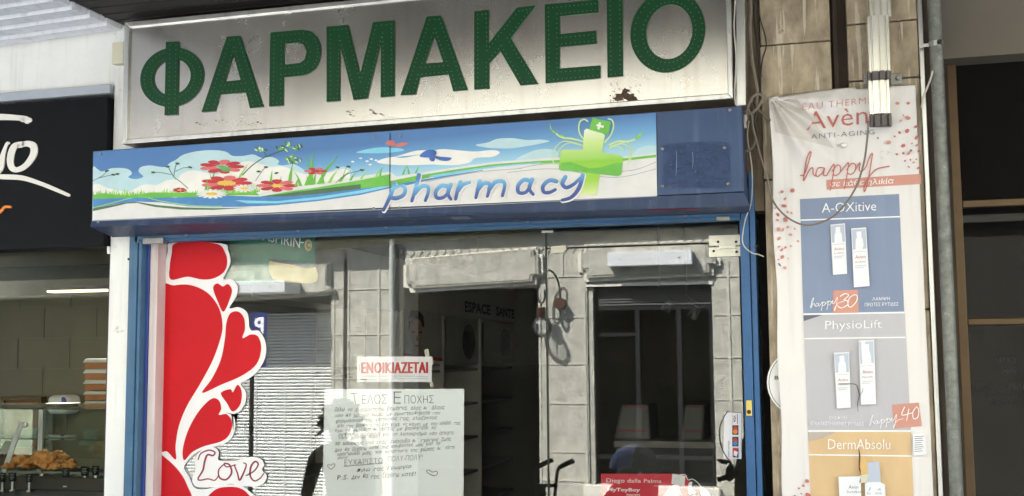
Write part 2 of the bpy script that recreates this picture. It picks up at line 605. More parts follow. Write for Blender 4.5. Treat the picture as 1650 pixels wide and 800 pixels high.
M['banner_gold'] = mat('banner_gold_print', (220, 188, 142), 0.55, var=0.07, scale=2, bump=0.3, bscale=2.2, stretch=(2.4, 2.4, 1), spot=((190, 140, 70), 6, 0.66, 0.4))
M['white_print'] = mat('white_print', (244, 244, 244), 0.55, var=0.01)
M['bottle'] = mat('printed_white_bottle', (236, 238, 242), 0.5, var=0.02)
M['bottle_cap'] = mat('printed_bottle_cap', (190, 198, 214), 0.5, var=0.03)
M['grey_print'] = mat('grey_print', (128, 122, 126), 0.6, var=0.05)
M['taupe'] = mat('taupe_banner_corner', (186, 176, 166), 0.55, var=0.06)
# opposite side
M['granite'] = mat('grey_granite', (170, 168, 154), 0.85, var=0.3, scale=7, bump=0.35, bscale=26, streak=(120, 116, 104), sfac=0.35)
M['granite_lt'] = mat('pale_granite_edge', (210, 207, 192), 0.85, var=0.12, scale=10, bump=0.2)
M['granite_joint'] = mat('granite_joint', (182, 180, 166), 0.85, var=0.15, scale=10)
M['granite_panel'] = mat('coarse_granite_panel', (154, 151, 136), 0.9, var=0.28, scale=14, bump=0.5, bscale=30)
M['shutter'] = mat('pale_roller_shutter', (214, 216, 210), 0.45, 0.0, var=0.06)
M['opp_dark'] = mat('dark_shop_interior', (30, 30, 30), 0.8, var=0.2)
M['opp_frame'] = mat('black_window_frame', (24, 25, 27), 0.4)
M['lightbox'] = mat('white_light_box', (206, 208, 206), 0.5, var=0.04)
M['copper'] = mat('copper_socket', (96, 74, 62), 0.5, 0.8, var=0.1)
M['bulb'] = glass('bulb_glass', 0.10, (0.93, 0.95, 0.95), 0.03)
M['asphalt'] = mat('asphalt', (108, 111, 116), 0.9, var=0.2, scale=30, bump=0.3)
M['paving'] = mat('paving_slabs', (146, 149, 152), 0.85, var=0.15, scale=8, bump=0.2)
M['kerb'] = mat('kerb_stone', (160, 158, 150), 0.85, var=0.12)

# ------------------------------------------------------------------ ground, road, pavements
OZ = -0.45                                     # the street falls away towards the far pavement
rdm = MB()
prof = [(120, 0.0), (-2.4, 0.0), (-3.2, -0.03), (-6.9, OZ-0.12), (-120, OZ-0.12)]
rdm.prism([(-120, y, z) for y, z in prof]+[(-120, -120, -2), (-120, 120, -2)], (240, 0, 0), M['asphalt'])
tag(rdm.build('road'), kind='structure')
tag(MB().box(-40, 40, -2.4, 11, 0.004, 0.12, M['paving']).build('pavement'), kind='structure')
tag(MB().box(-40, 40, -2.56, -2.403, -0.1, 0.124, M['kerb']).build('kerb', bevel=0.01), kind='structure')
tag(MB().box(-40, 40, OY-12, -7.0, OZ-0.116, OZ, M['paving']).build('pavement'), kind='structure')
tag(MB().box(-40, 40, -6.997, -6.84, OZ-0.2, OZ+0.004, M['kerb']).build('kerb', bevel=0.01), kind='structure')

# ------------------------------------------------------------------ the arcade building that holds the shops
XL = at(172, 600, 0).x                         # left edge of the white pillar
XP = at(207, 600, 0).x                         # right edge of the white pillar = left edge of the pharmacy
XR = at(1223, 500, 0).x                        # right edge of the pharmacy's blue frame
XS = at(1237, 500, 0).x                        # left edge of the stone pillar
XE = at(1492, 400, 0).x                        # right edge of the stone pillar
ZS = at(187, 42, 0).z                          # soffit
ZH = at(1000, 355, 0).z                        # underside of the shutter header
ZB = at(80, 402, 0).z                          # underside of the bakery sign
bld = thing('arcade_building', 'arcaded shop building with white plaster, stained stone pillar and slatted soffit', 'building', (0, 0.4, 0))
MB().box(XL, XP, 0, 0.32, 0.12, ZS+0.02, M['plaster']).build('plaster_pillar', bld, bevel=0.006)
MB().box(-9, XL-0.003, 0.012, 0.3, at(80, 158, 0).z, ZS+0.02, M['plaster']).build('plaster_wall', bld)
MB().box(-9, XL-0.004, -0.03, 0.008, at(80, 160, 0).z, at(80, 146, 0).z, M['plaster_grey']).build('wall_trim', bld, bevel=0.004)
MB().box(XP+0.002, XS-0.002, 0.03, 0.3, ZH+0.02, ZS+0.3, M['brown_wall']).build('wall', bld)
MB().box(-16, 10, 0.02, 10, ZS+0.32, 5.2, M['upper']).build('upper_wall', bld)
MB().box(-16, 10, 9.8, 10, 0.12, ZS+0.3, M['room']).box(-16, -15.8, 0.1, 9.79, 0.12, ZS+0.3, M['room']).box(9.8, 10, 0.1, 9.79, 0.12, ZS+0.3, M['room']).build('back_wall', bld)
MB().box(XL+0.02, XP-0.06, 0.33, 9.7, 0.12, ZS+0.3, M['room']).box(XS+0.05, XS+0.2, 0.42, 9.7, 0.12, ZS+0.3, M['room']).build('partition_wall', bld)
MB().box(XS+0.21, 9.7, 1.6, 1.7, 0.12, ZS+0.3, M['dark']).build('partition_wall', bld)  # dark board added behind the entrance glass to darken the room
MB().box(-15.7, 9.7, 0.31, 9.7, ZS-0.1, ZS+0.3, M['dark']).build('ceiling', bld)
# stone slabs of the right pillar, with a dark gap between the two rows
sp = MB()
j1 = [0.12, at(1250, 640, 0).z, at(1260, 289, 0).z, at(1290, 69, 0).z, ZS+0.6]
xa, xb = XS, at(1338, 60, 0).x
xc2, xd = at(1365, 60, 0).x, at(1479, 60, 0).x
for i in range(4):
    sp.box(xa+0.002*(i % 2), xb, 0.0+0.004*(i % 2), 0.4, j1[i]+0.003, j1[i+1]-0.003, M['stone'])
j2 = [0.12, at(1420, 500, 0).z, at(1420, 128, 0).z, at(1420, 36, 0).z, ZS+0.6]
for i in range(4):
    sp.box(xc2, xd, 0.003*(i % 2), 0.4, j2[i]+0.003, j2[i+1]-0.003, M['stone'])
sp.build('stone_pillar', bld, bevel=0.005)
g = MB().box(xb+0.001, xc2-0.001, 0.06, 0.4, 0.12, ZS+0.6, M['stone_dark'])
g.box(xb+0.012, xb+0.03, 0.03, 0.06, 0.12, ZS+0.6, M['stone_dark'])
g.build('pillar_gap', bld)
MB().box(xd+0.002, xd+0.022, -0.015, 0.4, 0.12, ZS+0.6, M['alu']).box(xd+0.0225, XE+0.02, 0.01, 0.4, 0.12, ZS+0.6, M['stone_dark']).build('edge_profile', bld, bevel=0.003)
MB().box(XR+0.001, XS-0.001, 0.16, 0.34, 0.12, ZS+0.6, M['dark']).build('dark_gap', bld)
# soffits
xq = at(199, 28, 0).x
sl1 = MB()
tilt = lambda x: (x-xq)*0.035
for k in range(16):
    y = -0.02-k*0.14
    for a, b, zt0, zb0 in ((y-0.118, y, ZS-0.03, ZS+0.0), (y-0.14, y-0.118, ZS+0.012, ZS+0.03), (y-0.118, y-0.110, ZS-0.042, ZS-0.0302)):
        vs = [(-9, a, zt0+tilt(-9)), (xq, a, zt0), (xq, b, zt0), (-9, b, zt0+tilt(-9)), (-9, a, zb0+tilt(-9)), (xq, a, zb0), (xq, b, zb0), (-9, b, zb0+tilt(-9))]
        sl1.add(vs, [(0, 3, 2, 1), (4, 5, 6, 7), (0, 1, 5, 4), (1, 2, 6, 5), (2, 3, 7, 6), (3, 0, 4, 7)], M['soffit'])
sl1.build('pale_soffit', bld)
sl2 = MB()
for k in range(22):
    y = 0.0-k*0.105
    sl2.box(xq+0.01, 9, y-0.09, y, ZS-0.005, ZS+0.04, M['soffit_dk'])
sl2.box(xq+0.01, 9, -2.31, 0.02, ZS+0.043, ZS+0.2, M['dark'])
sl2.build('dark_soffit', bld)
MB().box(-9, xq-0.003, -2.31, 0.0, ZS+0.08, ZS+0.2, M['upper']).build('canopy', bld)
# entrance recess on the right
MB().box(XE+0.024, 9.6, 0.30, 0.5, at(1580, 91, 0.3).z, ZS+0.3, M['beige']).build('entrance_fascia', bld)
MB().box(XE+0.023, XE+0.06, 0.02, 0.6, 0.12, ZS+0.3, M['stone_dark']).build('recess_side', bld)
# small beige box bracket left of the sign
MB().box(at(180, 80, -0.05).x, at(199, 80, -0.05).x, -0.05, -0.001, at(188, 103, -0.05).z, at(188, 68, -0.05).z, M['tape']).build('wall_bracket', bld, bevel=0.005)

# ------------------------------------------------------------------ big metal sign
SY = -0.17
sg = thing('metal_sign', 'large aluminium sign with green letters spelling ΦΑΡΜΑΚΕΙΟ above the shop', 'sign', at(690, 196, 0.03))
TLp, BLp, BRp, TRp = (200, 36), (196, 233), (1181, 159), (1177, -60)
P3 = lambda p, Y=SY: at(p[0], p[1], Y)
def inset(k):
    return [(TLp[0]+k, TLp[1]+k), (BLp[0]+k, BLp[1]-k), (BRp[0]-k, BRp[1]-k), (TRp[0]-k, TRp[1]+k)]
pprism(MB(), inset(8), SY+0.014, 0.17, M['alu_sign']).build('sign_panel', sg)
fo = MB()
o_, i_ = inset(0), inset(8.5)
for a in range(4):
    b = (a+1) % 4
    pprism(fo, [o_[a], o_[b], i_[b], i_[a]], SY, 0.19, M['alu'])
fo.build('sign_frame', sg, bevel=0.004)
pprism(MB(), [(1186, -60), (1200, -60), (1202, 170), (1186, 172)], SY+0.03, 0.12, M['alu']).build('side_profile', sg, bevel=0.004)
LY = SY+0.013
def ring(cx, cy, rx, ry, n=40, shear=-0.085):
    return ell(cx, cy, rx, ry, 0, n, shear)
LET = []
LET.append(([z5(*p) for p in [(282, 218), (345, 215), (338, 588), (275, 592)]], None))
def band(outer, inner):
    return (outer, inner)
letters = {
 'phi': [('ring', [z5(*p) for p in ring(311, 397, 161, 151)], [z5(*p) for p in ring(312, 396, 96, 91)]), ('poly', [z5(*p) for p in [(282, 218), (345, 215), (338, 588), (275, 592)]])],
 'alpha': [('hole', [z5(*p) for p in [(592, 192), (658, 185), (777, 548), (710, 555), (690, 475), (557, 485), (530, 570), (463, 575)]], [z5(*p) for p in [(625, 278), (663, 412), (580, 420)]])],
 'rho': [('hole', [z5(*p) for p in [(815, 170), (980, 155), (1020, 163), (1050, 190), (1068, 230), (1070, 270), (1062, 315), (1040, 355), (1010, 378), (980, 388), (880, 398), (878, 542), (808, 547)]],
          [z5(*p) for p in [(884, 227), (958, 220), (985, 232), (1000, 268), (990, 308), (965, 325), (882, 334)]])],
 'mu': [('poly', [z5(*p) for p in [(1102, 140), (1210, 130), (1272, 385), (1340, 117), (1447, 107), (1447, 493), (1378, 500), (1380, 205), (1308, 505), (1240, 513), (1168, 222), (1168, 518), (1102, 523)]])],
 'alpha_b': [('hole', [(688.5, 27.8), (711.2, 26.1), (754, 145.3), (730.9, 147.7), (723.4, 120.5), (677.3, 125.4), (670, 152.9), (646.4, 154.4)], [(700.4, 57.7), (715, 101.2), (685.1, 103.4)])],
 'kappa': [('poly', [z6(*p) for p in [(250, 58), (318, 50), (318, 210), (452, 40), (543, 28), (422, 183), (553, 400), (468, 407), (373, 243), (320, 303), (320, 422), (250, 427)]])],
 'epsilon': [('poly', [z6(*p) for p in [(585, 25), (838, 2), (838, 62), (655, 80), (655, 165), (828, 148), (828, 210), (655, 225), (655, 328), (848, 313), (848, 373), (588, 397)]])],
 'iota': [('poly', [z6(*p) for p in [(878, -28), (953, -34), (955, 363), (882, 370)]])],
 'omicron': [('ring', [z6(*p) for p in ring(1168, 153, 178, 193)], [z6(*p) for p in ring(1175, 154, 110, 129)])],
}
def hole_fill(mb, outer, inner, Y, t, m):
    """polygon with one hole, extruded towards the street"""
    bm = bmesh.new()
    ov = [bm.verts.new(at(p[0], p[1], Y)) for p in outer]
    iv = [bm.verts.new(at(p[0], p[1], Y)) for p in inner]
    es = [bm.edges.new((ov[i], ov[(i+1) % len(ov)])) for i in range(len(ov))]
    es += [bm.edges.new((iv[i], iv[(i+1) % len(iv)])) for i in range(len(iv))]
    bmesh.ops.triangle_fill(bm, use_beauty=True, use_dissolve=False, edges=es, normal=(0, -1, 0))
    bm.verts.index_update()
    vs = [v.co.copy() for v in bm.verts]
    fs = []
    for f in bm.faces:
        a = [v.index for v in f.verts]
        nn = (vs[a[1]]-vs[a[0]]).cross(vs[a[2]]-vs[a[0]])
        if nn.y > 0: a.reverse()
        fs.append(a)
    bm.free()
    mb.add([v+Vector((0, -t, 0)) for v in vs], fs, m)
    for loop in (outer, inner):
        P = [at(p[0], p[1], Y) for p in loop]
        for i in range(len(P)):
            a, b = P[i], P[(i+1) % len(P)]
            mb.add([a, b, b+Vector((0, -t, 0)), a+Vector((0, -t, 0))], [(0, 1, 2, 3)], m)
def dots_along(mb, loop, inward, Y, m, gap=7.2, off=5.0):
    """LED lenses in a row that follows an outline"""
    n = len(loop)
    area = sum(loop[i][0]*loop[(i+1) % n][1]-loop[(i+1) % n][0]*loop[i][1] for i in range(n))
    sgn = (1 if area > 0 else -1)*(1 if inward else -1)
    P = []
    for i in range(n):
        p0, p1, p2 = (Vector((*loop[(i+k) % n], 0)) for k in (-1, 0, 1))
        d1, d2 = (p1-p0).normalized(), (p2-p1).normalized()
        n1, n2 = Vector((-d1.y, d1.x, 0))*sgn, Vector((-d2.y, d2.x, 0))*sgn
        b = (n1+n2)
        b = b.normalized() if b.length > 0.05 else n1
        c = max(0.45, b.dot(n1))
        P.append(p1+b*off/c)
    for i in range(n):
        a, b = P[i], P[(i+1) % n]
        L = (b-a).length
        k = max(1, int(round(L/gap)))
        for q in range(k):
            p = a.lerp(b, q/k)
            c = at(p.x, p.y, Y)
            mb.face([c+Vector((math.cos(t*math.pi/3)*0.0023, 0, math.sin(t*math.pi/3)*0.0023)) for t in range(6)], m)
for nm, parts in letters.items():
    mb = MB(); db = MB()
    for q, pt in enumerate(parts):
        t = 0.008+0.0012*q
        if pt[0] == 'poly':
            mb.prism([at(p[0], p[1], LY)+Vector((0, -t, 0)) for p in pt[1]], (0, t, 0), M['led_green'])
            dots_along(db, pt[1], True, LY-t-0.0006, M['led_dot'])
        else:
            hole_fill(mb, pt[1], pt[2], LY, t, M['led_green'])
            if pt[0] == 'ring':
                L1 = [(a[0]*0.76+b[0]*0.24, a[1]*0.76+b[1]*0.24) for a, b in zip(pt[1], pt[2])]
                L2 = [(a[0]*0.24+b[0]*0.76, a[1]*0.24+b[1]*0.76) for a, b in zip(pt[1], pt[2])]
                for L in (L1, L2):
                    dots_along(db, L, True, LY-t-0.0006, M['led_dot'], off=0.0)
            else:
                dots_along(db, pt[1], True, LY-t-0.0006, M['led_dot'])
                dots_along(db, pt[2], False, LY-t-0.0006, M['led_dot'])
    lt = mb.build('letter', sg)
    db.build('led_lenses', lt)
# dirt crust at the lower edge of the sign
cr = Print(SY+0.012, 0.0003)
for (cx, cy, rr) in ((958, 455, 46), (985, 462, 40), (930, 470, 30), (965, 430, 26), (1010, 475, 22), (1035, 405, 5), (1015, 408, 4), (990, 415, 4)):
    pts = [z6(cx+rr*(0.45+random.random()*0.6)*math.cos(a), cy+rr*(0.2+random.random()*0.35)*math.sin(a)) for a in [i*math.pi/9 for i in range(18)]]
    cr.poly(pts, M['rust'])
for k in range(26):
    x, y = random.uniform(880, 1060), random.uniform(395, 485)
    cr.poly([z6(*p) for p in ell(x, y, random.uniform(1, 4), random.uniform(1, 3), 0, 6)], M['rust'])
for k in range(16):
    x, y = random.choice([(random.uniform(300, 420), random.uniform(198, 206)), (random.uniform(560, 620), random.uniform(180, 190))])
    cr.poly(ell(x, y-4, random.uniform(0.6, 3), random.uniform(0.4, 1.4), 0, 6), M['rust'])
cr.mb.build('dirt_crust', sg)

# ------------------------------------------------------------------ long light box with the printed meadow
BY = -0.24
lb = thing('light_box', 'long blue light box printed with a flower meadow, a green cross and the word pharmacy', 'light box', at(690, 340, 0.0))
LB = {'tl': (149.5, 243.8), 'tr': (1195.4, 170.9), 'br': (1199.3, 309.3), 'bl': (147.5, 356.5)}
cs = MB()
pprism(cs, [(149.5, 243.8), (1195.4, 170.9), (1199.3, 309.3), (147.5, 356.5)], BY+0.004, 0.21, M['navy'])
cs.build('casing', lb, bevel=0.003)
lp = MB()
a0, a1, b0, b1 = at(147.5, 357, BY), at(1199.3, 310, BY), at(147.5, 366, BY-0.0), at(1209, 333, BY)
# folded lip under the panel: a short upright band, then a slope back to the shutter bar
c0, c1 = at(188, 384, 0.0), at(1200, 345, 0.0)
lp.add([a0, a1, Vector((b1.x, BY-0.012, b1.z)), Vector((b0.x, BY-0.012, b0.z)), Vector((c1.x+0.02, -0.035, c1.z)), Vector((c0.x, -0.035, c0.z)),
        Vector((c1.x+0.02, -0.03, a1.z)), Vector((c0.x, -0.03, a0.z))],
       [(0, 3, 2, 1), (3, 5, 4, 2), (5, 7, 6, 4), (0, 1, 6, 7), (0, 7, 5, 3), (1, 2, 4, 6)], M['navy'])
lip_o = lp.build('lip', lb, bevel=0.002)
def lipP(u, v):
    e0, e1 = Vector((b0.x, BY-0.012, b0.z)), Vector((b1.x, BY-0.012, b1.z))
    f0, f1 = Vector((c0.x, -0.035, c0.z)), Vector((c1.x+0.02, -0.035, c1.z))
    return e0.lerp(e1, u).lerp(f0.lerp(f1, u), v)+Vector((0, -0.001, -0.0022))
lm = MB()
rg = random.Random(17)
SCR = mat('scraped_paint', (128, 136, 150), 0.7, var=0.3, scale=30)
for u in (0.165, 0.46, 0.69):
    lm.face([lipP(u, 0.03), lipP(u+0.0015, 0.03), lipP(u+0.0015, 0.97), lipP(u, 0.97)], M['black_metal'], (0, -1, -1))
for k in range(34):
    u, v = rg.uniform(0.03, 0.97), rg.choice([rg.uniform(0.02, 0.12), rg.uniform(0.8, 0.97), rg.uniform(0.1, 0.9)])
    a, b = rg.uniform(0.002, 0.016), rg.uniform(0.01, 0.04)
    lm.face([lipP(u, v), lipP(u+a*0.6, v-b*0.3), lipP(u+a, v+b*0.2), lipP(u+a*0.8, v+b), lipP(u+a*0.2, v+b*0.8)], rg.choice([SCR, SCR, M['rust']]), (0, -1, -1))
lm.face([lipP(0.585, 0.1), lipP(0.612, 0.1), lipP(0.612, 0.42), lipP(0.585, 0.42)], SCR, (0, -1, -1))
lm.face([lipP(0.865, 0.06), lipP(0.93, 0.04), lipP(0.935, 0.14), lipP(0.868, 0.18)], M['red_print'], (0, -1, -1))
lm.build('scuffs', lip_o)

C = {}
def fade(c): return tuple(v*0.86+0.14*178 for v in c)
def pm(k, rgb, var=0.05):
    rgb = fade(rgb)
    C[k] = mat('print_'+k, rgb, 0.45, var=var, scale=14, spec=0.35)
pm('white', (238, 236, 230)); pm('cloud', (188, 222, 230)); pm('cloudw', (244, 243, 236)); pm('hill', (228, 226, 224))
pm('ribbon', (62, 128, 194), 0.12); pm('dgreen', (64, 104, 66), 0.1); pm('green', (100, 186, 62), 0.1); pm('lgreen', (150, 214, 80), 0.1); pm('cyan', (124, 208, 236), 0.08)
pm('red', (190, 38, 46), 0.2); pm('pink', (222, 104, 104), 0.15); pm('yellow', (240, 196, 66), 0.15); pm('stem', (54, 84, 60)); pm('umbel', (96, 166, 84), 0.2); pm('bfly', (52, 96, 180), 0.2)
pm('rbfly', (214, 110, 100), 0.1); pm('mint', (206, 236, 164), 0.05); pm('shade', (178, 182, 190)); pm('line', (150, 154, 162))
C['sky'] = zramp('print_sky', [(p, fade(c)) for p, c in [(0.0, (206, 232, 240)), (0.28, (150, 204, 232)), (0.46, (92, 158, 212)), (0.66, (60, 114, 180))]], 0.4, k=0.33)
C['word'] = zramp('print_word', [(0.0, (50, 70, 140)), (0.30, (62, 92, 160)), (0.52, (96, 160, 210)), (0.62, (120, 186, 222)), (0.8, (70, 120, 186))], 0.4, k=0.2)
C['cross'] = zramp('print_cross', [(p, fade(c)) for p, c in [(0.0, (216, 232, 150)), (0.22, (150, 208, 44)), (0.5, (132, 202, 32)), (0.56, (156, 212, 84)), (0.8, (206, 232, 140)), (1.0, (240, 246, 222))]], 0.4)
PB = [(150.5, 244.8), (1057, 182.2), (1058.8, 315.5), (148.8, 355.6)]
sp_ = Print(BY); sp_.poly(PB, C['sky']); sp_.mb.build('printed_panel', lb)
pr = Print(BY-0.0003, 0.00004, xmin=149.8)
Z3 = lambda L: [z3(*p) for p in L]
Z4 = lambda L: [z4(*p) for p in L]
# clouds
pr.smooth(Z3([(29, 268), (48, 272), (72, 285), (110, 271), (160, 268), (200, 276), (214, 296), (196, 312), (230, 321), (268, 310), (246, 286), (256, 264), (300, 256), (350, 263), (376, 262), (392, 245), (422, 230), (456, 206), (520, 189), (600, 183), (660, 191), (690, 210), (740, 211), (790, 204), (830, 220), (880, 216), (912, 235), (906, 250), (930, 256), (980, 250), (1020, 270), (1060, 296), (1100, 300), (1150, 285), (1220, 262), (1250, 300), (1000, 375), (500, 400), (29, 400)]), C['cloud'], n=4)
pr.smooth(Z3([(29, 352), (60, 346), (100, 364), (150, 374), (200, 380), (270, 346), (330, 348), (380, 326), (430, 320), (450, 296), (500, 280), (560, 289), (620, 298), (700, 252), (770, 236), (830, 250), (870, 262), (930, 260), (1000, 288), (1050, 298), (1150, 290), (1220, 272), (1250, 300), (1200, 345), (900, 402), (29, 410)]), C['cloudw'], n=4)
pr.smooth(Z3([(1376, 240), (1402, 226), (1450, 216), (1500, 220), (1560, 209), (1600, 203)])+Z4([(60, 244), (100, 238), (180, 215), (250, 212), (300, 208), (370, 214), (430, 218), (500, 212), (530, 222), (500, 240), (430, 245), (400, 265), (330, 275), (250, 272), (150, 275), (60, 271)]), C['cloudw'], n=4)
pr.smooth(Z4([(430, 190), (480, 180), (520, 165), (580, 162), (640, 170), (700, 168), (737, 175), (700, 185), (640, 196), (570, 205), (500, 204), (450, 198)]), C['cloud'], n=4)
pr.smooth(Z4([(590, 258), (640, 226), (700, 208), (762, 214), (762, 250), (660, 262)]), C['cloud'], n=4, up=0)
pr.poly(Z4([(1080, 234), (1100, 206), (1140, 193), (1178, 194), (1180, 236)]), C['cloud'], up=0)
pr.smooth(Z3([(1280, 196), (1330, 179), (1400, 170), (1490, 176), (1500, 187), (1400, 198)]), C['cyan'], n=4, up=0)
for x, y in ((1262, 238), (1300, 222), (1330, 236), (1350, 226), (1372, 232), (1345, 252)):
    pr.poly(Z3(ell(x, y, 8, 4)), C['cloudw'], up=0)
# white lower hill
pr.poly(Z3([(28, 440), (160, 425), (300, 405), (700, 404), (850, 381), (1100, 338), (1440, 286)])+Z4([(100, 322), (300, 290), (500, 262), (700, 246), (780, 243), (1040, 240), (1178, 224), (1182, 402)])+Z3([(24, 516)]), C['hill'])
# blue and green ribbons
pr.poly(Z3([(29, 414), (150, 410), (250, 404), (300, 401), (420, 410), (520, 392), (650, 398), (800, 404), (950, 400), (1100, 385), (1300, 356), (1440, 334)])+Z4([(110, 352), (200, 336), (330, 314), (460, 294), (460, 297), (330, 320), (200, 345), (110, 366)])+Z3([(1440, 364), (1300, 396), (1100, 425), (900, 445), (750, 452), (600, 455), (480, 450), (350, 432), (250, 428), (150, 438), (28, 458)]), C['ribbon'])
pr.poly(Z3([(700, 421), (900, 426), (1100, 405), (1300, 374), (1440, 348), (1440, 358), (1300, 388), (1100, 418), (900, 436), (760, 436)]), C['cyan'])
pr.poly(Z3([(28, 458), (120, 444), (200, 430), (250, 431), (330, 444), (450, 455), (600, 459), (790, 456), (600, 467), (450, 466), (320, 453), (240, 435), (190, 437), (110, 456), (27, 473)]), C['dgreen'])
pr.stroke(Z3([(29, 458), (130, 432), (250, 404), (350, 425), (500, 447), (640, 450)]), 1.4, C['lgreen'])
pr.poly(Z3([(815, 405), (950, 381), (1100, 359), (1300, 325), (1440, 297)])+Z4([(75, 340), (180, 319), (350, 292), (500, 271), (700, 256), (800, 252), (1040, 247), (1178, 231), (1178, 242), (1040, 257), (800, 263), (600, 273), (450, 291), (300, 313), (150, 345), (75, 360)])+Z3([(1300, 366), (1100, 391), (950, 403)]), C['green'])
pr.poly(Z3([(815, 405), (950, 388), (1100, 368), (1300, 345), (1300, 366), (1100, 391), (950, 403)]), C['dgreen'])
pr.poly(Z4([(230, 320), (350, 300), (500, 278), (700, 262), (700, 266), (500, 284), (350, 310), (260, 326)]), C['cyan'])
pr.stroke(Z4([(600, 290), (760, 268), (1040, 300), (1178, 262)]), 0.9, C['line'])
pr.stroke(Z4([(560, 305), (760, 290), (1000, 326), (1178, 290)]), 0.9, C['line'])
pr.stroke(Z4([(220, 345), (420, 306), (620, 288)]), 0.9, C['line'])
# grass
rg = random.Random(3)
def blade(x, y, h, lean, wd, m):
    pr.poly(Z3([(x-wd, y), (x-wd*0.5+lean*0.4, y-h*0.55), (x+lean, y-h), (x+wd*0.6+lean*0.4, y-h*0.5), (x+wd, y)]), m, up=0)
for row, (mm, k) in enumerate(((C['lgreen'], 70), (C['green'], 70))):
    pr.up()
    for i in range(k):
        x = 34+i*(500/k)+rg.uniform(-3, 3)
        pr.up(0.15)
        blade(x, 412-x*0.01, rg.uniform(22, 62)*(0.8 if row == 0 else 0.62), rg.uniform(-16, 16), rg.uniform(3, 6), mm)
pr.poly(Z3([(29, 416), (29, 396), (80, 388), (200, 402), (300, 384), (450, 386), (540, 384), (800, 382), (820, 398), (560, 398), (400, 408), (250, 404), (150, 411)]), C['green'])
for i in range(40):
    x = 560+i*6.6
    pr.up(0.15)
    blade(x, 386-max(0, x-780)*0.1, rg.uniform(20, 50), rg.uniform(-14, 14), rg.uniform(3, 5), rg.choice([C['green'], C['lgreen']]))
for x, h, ln, wd in ((585, 110, 30, 6), (600, 90, -20, 6), (700, 130, 70, 6), (870, 95, 10, 9), (905, 60, 20, 7), (960, 120, 18, 11), (1015, 70, -30, 9), (1040, 60, 22, 9), (1060, 165, 14, 12), (1075, 150, -44, 8), (1100, 140, 100, 10), (1120, 80, -10, 9), (1150, 60, 40, 8), (1200, 58, 60, 7), (1250, 40, 30, 6), (1300, 40, 36, 6), (1370, 40, 24, 6), (1390, 50, 14, 6), (1500, 46, 20, 5), (1530, 50, -16, 5), (1560, 36, 20, 5)):
    pr.up(0.2)
    blade(x, 372-max(0, x-850)*0.11, h, ln, wd, rg.choice([C['green'], C['lgreen'], C['green']]))
# stems and umbel
for L, wd in (([(738, 302), (790, 252), (850, 215), (940, 180)], 1.5), ([(850, 212), (842, 192), (835, 182)], 1.0), ([(480, 365), (440, 330), (412, 310), (385, 262)], 1.0), ([(412, 310), (420, 262), (430, 248)], 0.8), ([(420, 285), (455, 268), (490, 265)], 0.8), ([(400, 300), (350, 290), (310, 290)], 0.8), ([(60, 315), (100, 305), (140, 298)], 0.8), ([(29, 330), (80, 300), (95, 280)], 0.7), ([(1180, 340), (1230, 300), (1320, 275)], 0.9), ([(1215, 310), (1230, 270), (1240, 255)], 0.7), ([(800, 330), (830, 285), (850, 262)], 0.8)):
    pr.stroke(Z3(L), wd, C['stem'])
for x, y in ((315, 289), (430, 247), (490, 265), (384, 262), (125, 300), (145, 297), (95, 282), (1305, 278), (1242, 262), (1190, 265), (900, 292), (850, 264), (815, 285)):
    pr.poly(Z3(ell(x, y, 11, 5, rg.uniform(-20, 20), 8)), C['stem'], up=0.3)
for cx, cy, rx, ry, k in ((955, 168, 66, 18, 40), (830, 180, 32, 8, 14), (980, 226, 38, 18, 26)):
    for i in range(k):
        a, q = rg.uniform(0, 6.28), rg.random()**0.5
        pr.poly(Z3(ell(cx+rx*q*math.cos(a), cy+ry*q*math.sin(a), rg.uniform(5, 10), rg.uniform(2.5, 5), rg.uniform(0, 90), 7)), rg.choice([C['umbel'], C['umbel'], C['mint'], C['stem']]), up=0.2)
# flowers
def flower(cx, cy, rx, ry, n, pet, cen, z=Z3, pw=0.36, cr=0.36, off=0):
    for i in range(n):
        a = 2*math.pi*(i+off)/n
        p = []
        for t in range(12):
            an = 2*math.pi*t/12
            u, v = 0.62+0.38*math.cos(an), pw*math.sin(an)*(0.75+0.25*math.cos(an))
            p.append((cx+rx*(u*math.cos(a)-v*math.sin(a)), cy+ry*(u*math.sin(a)+v*math.cos(a))))
        pr.poly(z(p), pet[i % len(pet)], up=0.4)
    pr.poly(z(ell(cx, cy, rx*cr, ry*cr*0.9)), cen)
flower(640, 262, 108, 34, 9, [C['red'], C['pink'], C['red']], C['umbel'], pw=0.30, cr=0.2)
pr.smooth(Z3([(632, 272), (655, 264), (682, 268), (674, 284), (648, 284)]), C['umbel'])
flower(440, 373, 34, 12, 7, [C['red']], C['yellow'], cr=0.2)
flower(1086, 283, 54, 18, 6, [C['red'], C['pink']], C['red'], cr=0.4)
flower(662, 340, 124, 36, 9, [C['red'], C['pink'], C['red']], C['yellow'], pw=0.30, cr=0.36)
flower(902, 352, 100, 30, 8, [C['red'], C['pink'], C['red']], C['yellow'], pw=0.32, cr=0.26)
flower(592, 391, 76, 23, 15, [C['white']], C['yellow'], pw=0.17, cr=0.36)
flower(748, 365, 54, 19, 13, [C['white']], C['yellow'], pw=0.18, cr=0.36)
for x, h, ln, wd in ((566, 50, 6, 5), (1050, 46, -6, 7), (1078, 60, 10, 7), (990, 40, 16, 6)):
    blade(x, 372-max(0, x-850)*0.12, h, ln, wd, C['green'])
    pr.up(0.3)
